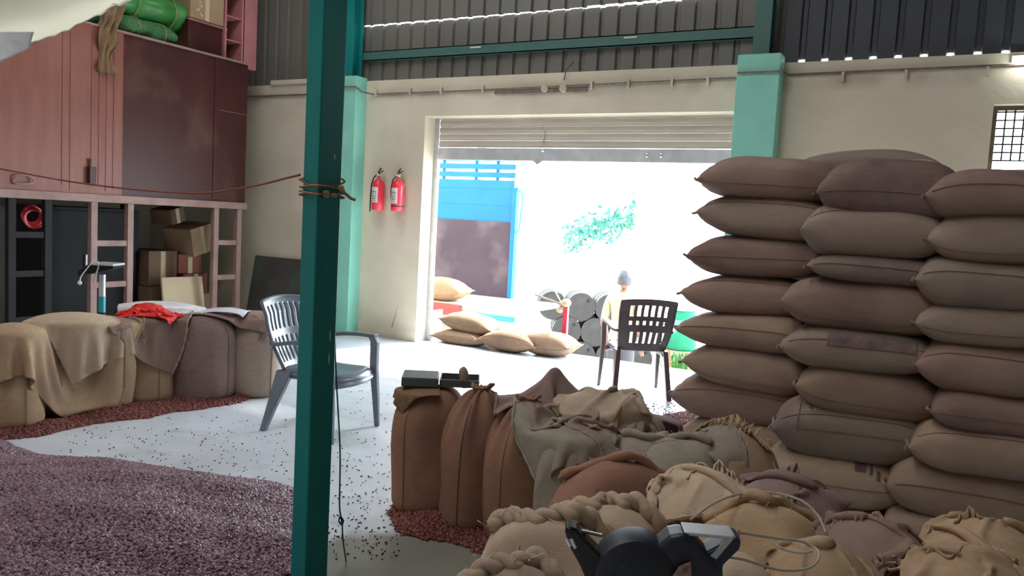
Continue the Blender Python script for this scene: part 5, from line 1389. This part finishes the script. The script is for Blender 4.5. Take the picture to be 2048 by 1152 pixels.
for i in range(nb):
    z0 = zmid+(zsl-zmid)*i/nb; z1 = zmid+(zsl-zmid)*(i+1)/nb
    MB().box((-3.2, yF+(.004 if i % 2 else .0), z0), (xR-.02, yF+.035, z1+.004)).build('side_plank', M['blue_truck'], tk)
for i in range(3):
    z0 = zsl+.04+i*(ztop-zsl)/3; MB().box((-3.2, yF+.0, z0), (xR, yF+.035, z0+(ztop-zsl)/3-.04)).build('top_slat', M['blue_truck'], tk, bevel=.004)
for x in (xR-.35, xR-.72, xR-1.3, xR-2.0): MB().box((x, yF+.035, bedz), (x+.05, yF+.07, ztop)).build('stake', M['blue_truck'], tk)
MB().box((xR-.02, yF-.04, bedz-.1), (xR+.05, yF+.06, zsl-.1)).build('corner_stake', M['blue_truck'], tk, bevel=.006)
MB().box((xR+.01, yF-.03, zsl-.1), (xR+.07, yF+.05, ztop+.1)).build('corner_stake', M['steel'], tk, bevel=.006)
MB().tube(spline([(xR+.05, yF-.02, zsl-.12), (xR+.14, yF-.02, zsl-.20), (xR+.13, yF-.02, zsl-.5), (xR+.11, yF-.02, zmid-.1), (xR+.05, yF-.02, zmid-.14)], 4), .014, 6).build('hinge_bar', M['cyan'], tk, smooth=True)
MB().tube(spline([(xR-.6, yF-.1, ztop+.12), (xR-.2, yF-.1, ztop+.02), (xR+.1, yF-.05, ztop-.1), (xR+.14, yF, ztop-.5)], 4), .02, 6).build('tarp_hoop', M['steel'], tk, smooth=True)
for x, y in ((-2.4, -.15), (-2.4, yF-.1), (-1.45, -.15), (-1.45, yF-.1)):
    w = MB().lathe([(.0, -.12), (.30, -.12), (.42, -.10), (.44, 0), (.42, .10), (.30, .12), (0, .12)], 24, c=(x, y, .44), ax=1).build('wheel', M['cable'], tk, smooth=True)
    MB().lathe([(0, -.13), (.2, -.13), (.2, -.11), (0, -.11)], 16, c=(x, y, .44), ax=1).build('hub', M['steel'], w, smooth=True)
MB().box((-3.2, yF-.25, .75), (xR+.3, yF-.12, bedz-.06)).build('chassis', M['white_bed'], tk)
MB().box((-5.0, -.30, .55), (-3.35, yF+.05, 2.7)).build('cab', M['blue_truck'], tk, bevel=.08)
# sacks riding on the truck bed
def on_truck(px0, px1, py0, py1, d, lab, seed):
    a = P(px0, (py0+py1)/2, d); b2 = P(px1, (py0+py1)/2, d); L_ = np.linalg.norm(b2-a); T_ = (py1-py0)/FPX*d
    c_ = (a+b2)/2; lying_sack('jute_sack', L_, .42, T_, seed, M['jute_out'], (c_[0], c_[1], bedz+GZ+.003), TA, lab, group='jute sacks on the truck bed')
on_truck(830, 938, 553, 599, 10.9, 'pale jute sack lying on the truck bed against the dark lining', 720)
# crates seen under the truck bed
cp2 = PYY(866, 672, 8.14)
cr2 = empty('box_rack', (cp2[0]-.08, 8.14, 0), 0, 'small rack of red and cream boxes between the door jamb and the dock sacks', 'rack')
MB().box((-.16, -.10, .0), (.14, .10, .03)).box((.11, -.10, .03), (.14, .10, .34)).box((-.16, -.10, .03), (-.13, .10, .34)).build('frame', M['steel'], cr2)
for i in range(5): MB().box((-.125, -.095, .035+i*.058), (.105, .09, .09+i*.058)).build('box_row', M['card_red' if i % 2 else 'tan_board'], cr2)
# drums
DG = 'steel drums stacked in the yard'
def drum(px, py, d, end, lab, r_=.285, body='drum_grey', tilt=0.0):
    p = P(px, py, d); e = empty('steel_drum', (p[0], p[1], p[2]-r_), YAW+tilt, lab, 'drum', DG)
    L_ = .88
    MB().lathe([(.0, .0), (r_-.01, .0), (r_, .004), (r_, .02), (r_-.008, .03), (r_-.006, .28), (r_+.004, .29), (r_-.006, .30), (r_-.006, .57), (r_+.004, .58), (r_-.006, .59), (r_-.008, .85), (r_, .86), (r_, .88), (0, .88)], 32, c=(0, 0, r_), ax=1).build('shell', M[body], e, smooth=True)
    MB().lathe([(0, -.012), (r_-.05, -.012), (r_-.03, -.004), (r_-.02, .002), (0, .002)], 32, c=(0, 0, r_), ax=1).build('end_plate', M[end], e, smooth=True)
    MB().lathe([(r_-.012, -.016), (r_+.004, -.016), (r_+.004, .008), (r_-.012, .008)], 32, c=(0, 0, r_), ax=1).build('rim', M['drum_grey'], e, smooth=True)
    MB().lathe([(0, -.02), (.03, -.02), (.03, -.01), (0, -.01)], 12, c=(.12, 0, r_+.12), ax=1).build('bung', M['dark'], e, smooth=True)
DD = 14.0
for px, py, end, lab in (
    (1105, 614, 'drum_end', 'grey drum lying in the top row of the pile, behind the red post'),
    (1162, 614, 'drum_end', 'drum with a shiny end lying in the middle of the top row'),
    (1219, 614, 'drum_end', 'drum lying in the top row nearest the standing person'),
    (1133, 663, 'drum_grey', 'dull grey drum lying in the second row beside the red post'),
    (1190, 663, 'drum_blue', 'drum with a blue end lying in the second row'),
    (1247, 663, 'drum_end', 'drum lying in the second row behind the brown chair'),
    (1105, 712, 'drum_grey', 'drum lying at the left end of the bottom row'),
    (1162, 712, 'drum_blue', 'blue-grey drum lying in the bottom row beside the dock sacks'),
    (1219, 712, 'drum_end', 'drum lying in the bottom row behind the chair legs'),
    (1276, 712, 'drum_blue', 'drum lying at the right end of the bottom row')):
    drum(px, py+.055*(px-1160), DD, end, lab, r_=.249)
# red post with wrapped top and rod
rp_ = PZ(1128, 700, 0); rp_ = PYY(1128, 690, 8.25)
rt = P(1130, 610, (rp_-CO)@CF)
rpst = empty('red_post', (rp_[0], 8.25, 0), 0, 'bright red steel post with a cream wrapped top at the dock edge', 'post')
MB().box((-.028, -.028, 0), (.028, .028, rt[2])).build('shaft', M['pink_post'], rpst, bevel=.004)
MB().ball((0, -.01, rt[2]+.03), (.06, .05, .05)).ball((-.07, -.01, rt[2]-.06), (.05, .04, .035)).ball((-.06, 0, rt[2]+.01), (.05, .03, .02)).build('cloth_wrap', M['cream_wrap'], rpst, smooth=True)
MB().tube([(-.02, -.02, rt[2]+.0), (-.40, -.02, rt[2]+.09)], .011, 6).build('rod', M['wood'], rpst)
MB().tube([(-.04, -.02, rt[2]+.0), (-.17, -.02, rt[2]+.19)], .008, 6).build('thin_rod', M['steel'], rpst)
# green drum on a stand
gd = P(1357, 745, 13.6)
gs = empty('drum_stand', (gd[0], gd[1], GZ), YAW, 'rusty three-legged stand under the green drum', 'stand')
zst = P(1357, 697, 13.6)[2]-GZ
MB().lathe([(.27, zst-.02), (.30, zst-.02), (.30, zst), (.27, zst)], 28).build('ring', M['stool'], gs, smooth=True)
for k in range(4):
    a = k*math.pi/2+.5; MB().tube([(.28*math.cos(a), .28*math.sin(a), zst-.01), (.2*math.cos(a), .2*math.sin(a), 0)], .02, 6).build('leg', M['stool'], gs)
MB().lathe([(0, zst-.012), (.27, zst-.012), (.27, zst), (0, zst)], 28).build('plate', M['stool'], gs)
ge = empty('green_drum', (gd[0], gd[1], GZ+zst), YAW, 'green plastic drum with a pale label on a stand in the yard', 'drum')
gh = P(1357, 615, 13.6)[2]-GZ-zst
MB().lathe([(0, 0), (.25, 0), (.265, .02), (.265, gh*.42), (.25, gh*.44), (.245, gh*.72), (.235, gh*.9), (.2, gh), (0, gh)], 32).build('shell', M['drum_green'], ge, smooth=True)
MB().lathe([(.2, gh*.96), (.245, gh*.97), (.245, gh*1.02), (0, gh*1.03)], 32).build('lid', M['white_paint'], ge, smooth=True)
vv = []
for i in range(15):
    a = math.radians(200+i*10)
    for z in (gh*.46, gh*.74): vv.append((.252*math.cos(a), .252*math.sin(a), z))
link_mesh('paper_label', vv, [(2*i, 2*i+2, 2*i+3, 2*i+1) for i in range(14)], M['drum_label'], ge)
# small cabinet and sign post far right
gp = P(1352, 605, 17); mbx = empty('meter_box', (gp[0], gp[1], GZ), YAW, 'grey meter box on a post behind the brown chair', 'box')
MB().box((-.2, -.1, gp[2]-GZ-.25), (.2, .1, gp[2]-GZ+.15)).build('case', M['steel'], mbx, bevel=.01)
MB().box((-.04, -.04, 0), (.04, .04, gp[2]-GZ-.25)).build('post', M['steel'], mbx)
gp = P(1370, 573, 24); sg = empty('sign_board', (gp[0], gp[1], GZ), YAW, 'small blue-grey sign board far off beside the stack', 'sign')
MB().box((-.14, -.02, gp[2]-GZ-.28), (.14, .02, gp[2]-GZ+.28)).build('board', pm('bluegrey_sign', (.16, .2, .27), .6), sg)
MB().box((-.03, .02, 0), (.03, .06, gp[2]-GZ)).build('post', M['bark'], sg)
# tree with two trunks
r = random.Random(11); tp0 = P(1195, 455, 26)
tr_ = empty('yard_tree', (tp0[0], tp0[1], GZ), 0, 'leafy tree with two slim trunks far out in the yard', 'tree')
for px, w in ((1137, .13), (1218, .05)):
    q0 = P(px, 600, 26); q1 = P(px+3, 480, 26); base = np.array((tp0[0], tp0[1], GZ))
    MB().tube([np.array((q0[0], q0[1], GZ))-base, q0-base, q1-base, q1-base+np.array((0, 0, .5))], [w, w, w*.8, w*.5], 8).build('trunk', M['bark'], tr_, smooth=True)
lfb = MB()
for _ in range(520):
    u = r.random(); px = 1125+145*u; py = 478-42*u+r.gauss(0, 15)
    c_ = P(px, py, 26+r.uniform(-1.2, 1.2))-np.array((tp0[0], tp0[1], GZ)); s_ = r.uniform(.05, .13)
    d1 = np.array([r.gauss(0, 1) for _ in range(3)]); d1 /= np.linalg.norm(d1); d2 = np.cross(d1, np.array([r.gauss(0, 1) for _ in range(3)])); d2 /= np.linalg.norm(d2)+1e-6
    lfb.add([c_-d1*s_*1.5, c_+d2*s_*.6, c_+d1*s_*1.5, c_-d2*s_*.6], [(0, 1, 2, 3)])
lf = lfb.build('foliage', M['leaf'], tr_); lf['kind'] = 'stuff'
# grass clump
gb = MB(); gc = P(1395, 745, 14.5); gc[2] = GZ
for _ in range(500):
    a = r.uniform(0, 6.28); rr = .7*r.random()**.5; b0 = np.array((rr*math.cos(a), rr*math.sin(a), 0)); h = r.uniform(.25, .6); l = np.array((r.gauss(0, .12), r.gauss(0, .12), h)); w = np.array((r.uniform(-.02, .02), r.uniform(-.02, .02), 0))
    gb.add([b0-w, b0+w, b0+l*.6+w*.6, b0+l], [(0, 1, 2, 3)])
gg = gb.build('grass_clump', M['grass']); gg.location = tuple(gc); tag(gg, 'clump of green grass in the yard beside the stack', 'grass', kind='stuff')
# person standing in the yard, back turned
pd = 10.6; ph_ = P(1250, 562, pd); gz = GZ
hh = ph_[2]+.13-GZ                    # standing height
pr_ = empty('person', (ph_[0], ph_[1], GZ), YAW+math.radians(150), 'person in a pale yellow shirt standing in the yard with back turned', 'person')
k = hh/1.70
sk = {'pelvis': (0, 0, .93), 'waist': (0, .0, 1.05), 'chest': (0, .0, 1.25), 'neck0': (0, .01, 1.45), 'neck': (0, .015, 1.52),
      'sl': (.17, 0, 1.40), 'el': (.22, .03, 1.10), 'wl': (.22, -.10, .88), 'sr': (-.17, 0, 1.40), 'er': (-.22, .03, 1.10), 'wr': (-.21, -.10, .88),
      'hl': (.09, 0, .88), 'kl': (.10, -.02, .48), 'al': (.10, .02, .08), 'tl': (.11, -.14, .035), 'hr': (-.09, 0, .88), 'kr': (-.10, -.02, .48), 'ar': (-.10, .02, .08), 'tr': (-.11, -.14, .035)}
rad = {'pelvis': .13, 'waist': .125, 'chest': .15, 'neck0': .07, 'neck': .05, 'sl': .065, 'el': .042, 'wl': .03, 'sr': .065, 'er': .042, 'wr': .03, 'hl': .09, 'kl': .06, 'al': .04, 'tl': .032, 'hr': .09, 'kr': .06, 'ar': .04, 'tr': .032}
ed = [('pelvis', 'waist'), ('waist', 'chest'), ('chest', 'neck0'), ('neck0', 'neck'), ('chest', 'sl'), ('sl', 'el'), ('el', 'wl'), ('chest', 'sr'), ('sr', 'er'), ('er', 'wr'), ('pelvis', 'hl'), ('hl', 'kl'), ('kl', 'al'), ('al', 'tl'), ('pelvis', 'hr'), ('hr', 'kr'), ('kr', 'ar'), ('ar', 'tr')]
for s in ('l', 'r'):       # hands: five short chains from each wrist
    w = np.array(sk['w'+s]); 
    for fi, (dx, dz, ln) in enumerate(((-.03, -.05, .05), (-.018, -.09, .07), (.0, -.095, .075), (.016, -.09, .07), (.03, -.08, .055))):
        n1 = f'p{s}{fi}'; n2 = f'f{s}{fi}'
        sk[n1] = tuple(w+np.array((dx*.6, -.02, dz))); sk[n2] = tuple(w+np.array((dx, -.05, dz-ln*.8))); rad[n1] = .011; rad[n2] = .008
        ed += [('w'+s, n1), (n1, n2)]
names = list(sk); me = bpy.data.meshes.new('body')
me.from_pydata([tuple(np.array(sk[n])*k) for n in names], [(names.index(a), names.index(b)) for a, b in ed], [])
bo = bpy.data.objects.new('body', me); col.objects.link(bo); bo.parent = pr_
sm = bo.modifiers.new('skin', 'SKIN'); sm.use_smooth_shade = True
for i, n in enumerate(names):
    me.skin_vertices[0].data[i].radius = (rad[n]*k, rad[n]*k*(.75 if n in ('chest', 'waist', 'pelvis') else 1)); me.skin_vertices[0].data[i].use_root = n == 'pelvis'
ss = bo.modifiers.new('sub', 'SUBSURF'); ss.levels = 2; ss.render_levels = 2
dg = bpy.context.evaluated_depsgraph_get(); bm_ = bpy.data.meshes.new_from_object(bo.evaluated_get(dg)); bo.modifiers.clear(); bo.data = bm_
for mt in ('skin', 'shirt', 'trousers'): bm_.materials.append(M[mt])
for pg in bm_.polygons:
    c_ = pg.center/k; pg.use_smooth = True
    arm = abs(c_.x) > .17
    if c_.z > 1.475: pg.material_index = 0
    elif arm and c_.z < 1.12: pg.material_index = 0
    elif c_.z > .90: pg.material_index = 1
    elif c_.z > .07: pg.material_index = 2
    else: pg.material_index = 0
hb_ = MB(); n, m2 = 24, 18; v = []
for i in range(m2+1):
    th = math.pi*i/m2
    for j in range(n):
        a = 2*math.pi*j/n; x = .075*math.sin(th)*math.cos(a); y = .095*math.sin(th)*math.sin(a); z = .115*math.cos(th)
        if z < 0: x *= 1+z*2.2; y = y*(1+z*1.5)-.008
        v.append(np.array((x, y, z+1.60))*k)
hb_.add(v, [(i*n+j, (i+1)*n+j, (i+1)*n+(j+1) % n, i*n+(j+1) % n) for i in range(m2) for j in range(n)])
hb_.ball(np.array((0, -.098, 1.585))*k, np.array((.012, .018, .02))*k, 8, 6).ball(np.array((.076, .0, 1.59))*k, np.array((.01, .02, .03))*k, 8, 6).ball(np.array((-.076, .0, 1.59))*k, np.array((.01, .02, .03))*k, 8, 6)
hd_ = hb_.build('head', M['skin'], pr_, smooth=True)
for s in (-1, 1): MB().ball(np.array((s*.03, -.088, 1.605))*k, np.array((.012, .008, .007))*k, 8, 6).build('eye', M['label_white'], hd_, smooth=True)
MB().ball(np.array((0, -.088, 1.545))*k, np.array((.024, .008, .006))*k, 8, 6).build('mouth', M['card_red'], hd_, smooth=True)
ns = Noise(5, 40); hv = []
for i in range(12):
    th = math.pi*.56*i/11
    for j in range(26):
        a = 2*math.pi*j/26; ff = 1.0+.03*ns(np.array((math.cos(a), math.sin(a), th)))
        drop = 1.0 if math.sin(a) > -.2 else .72
        x = .086*math.sin(th*drop)*math.cos(a)*ff; y = .106*math.sin(th*drop)*math.sin(a)*ff+.004; z = .130*math.cos(th*drop*(1.12 if math.sin(a) > .2 else 1))*ff
        hv.append(np.array((x, y, z+1.60))*k)
link_mesh('hair', hv, grid_faces(12, 26), M['hair'], pr_)
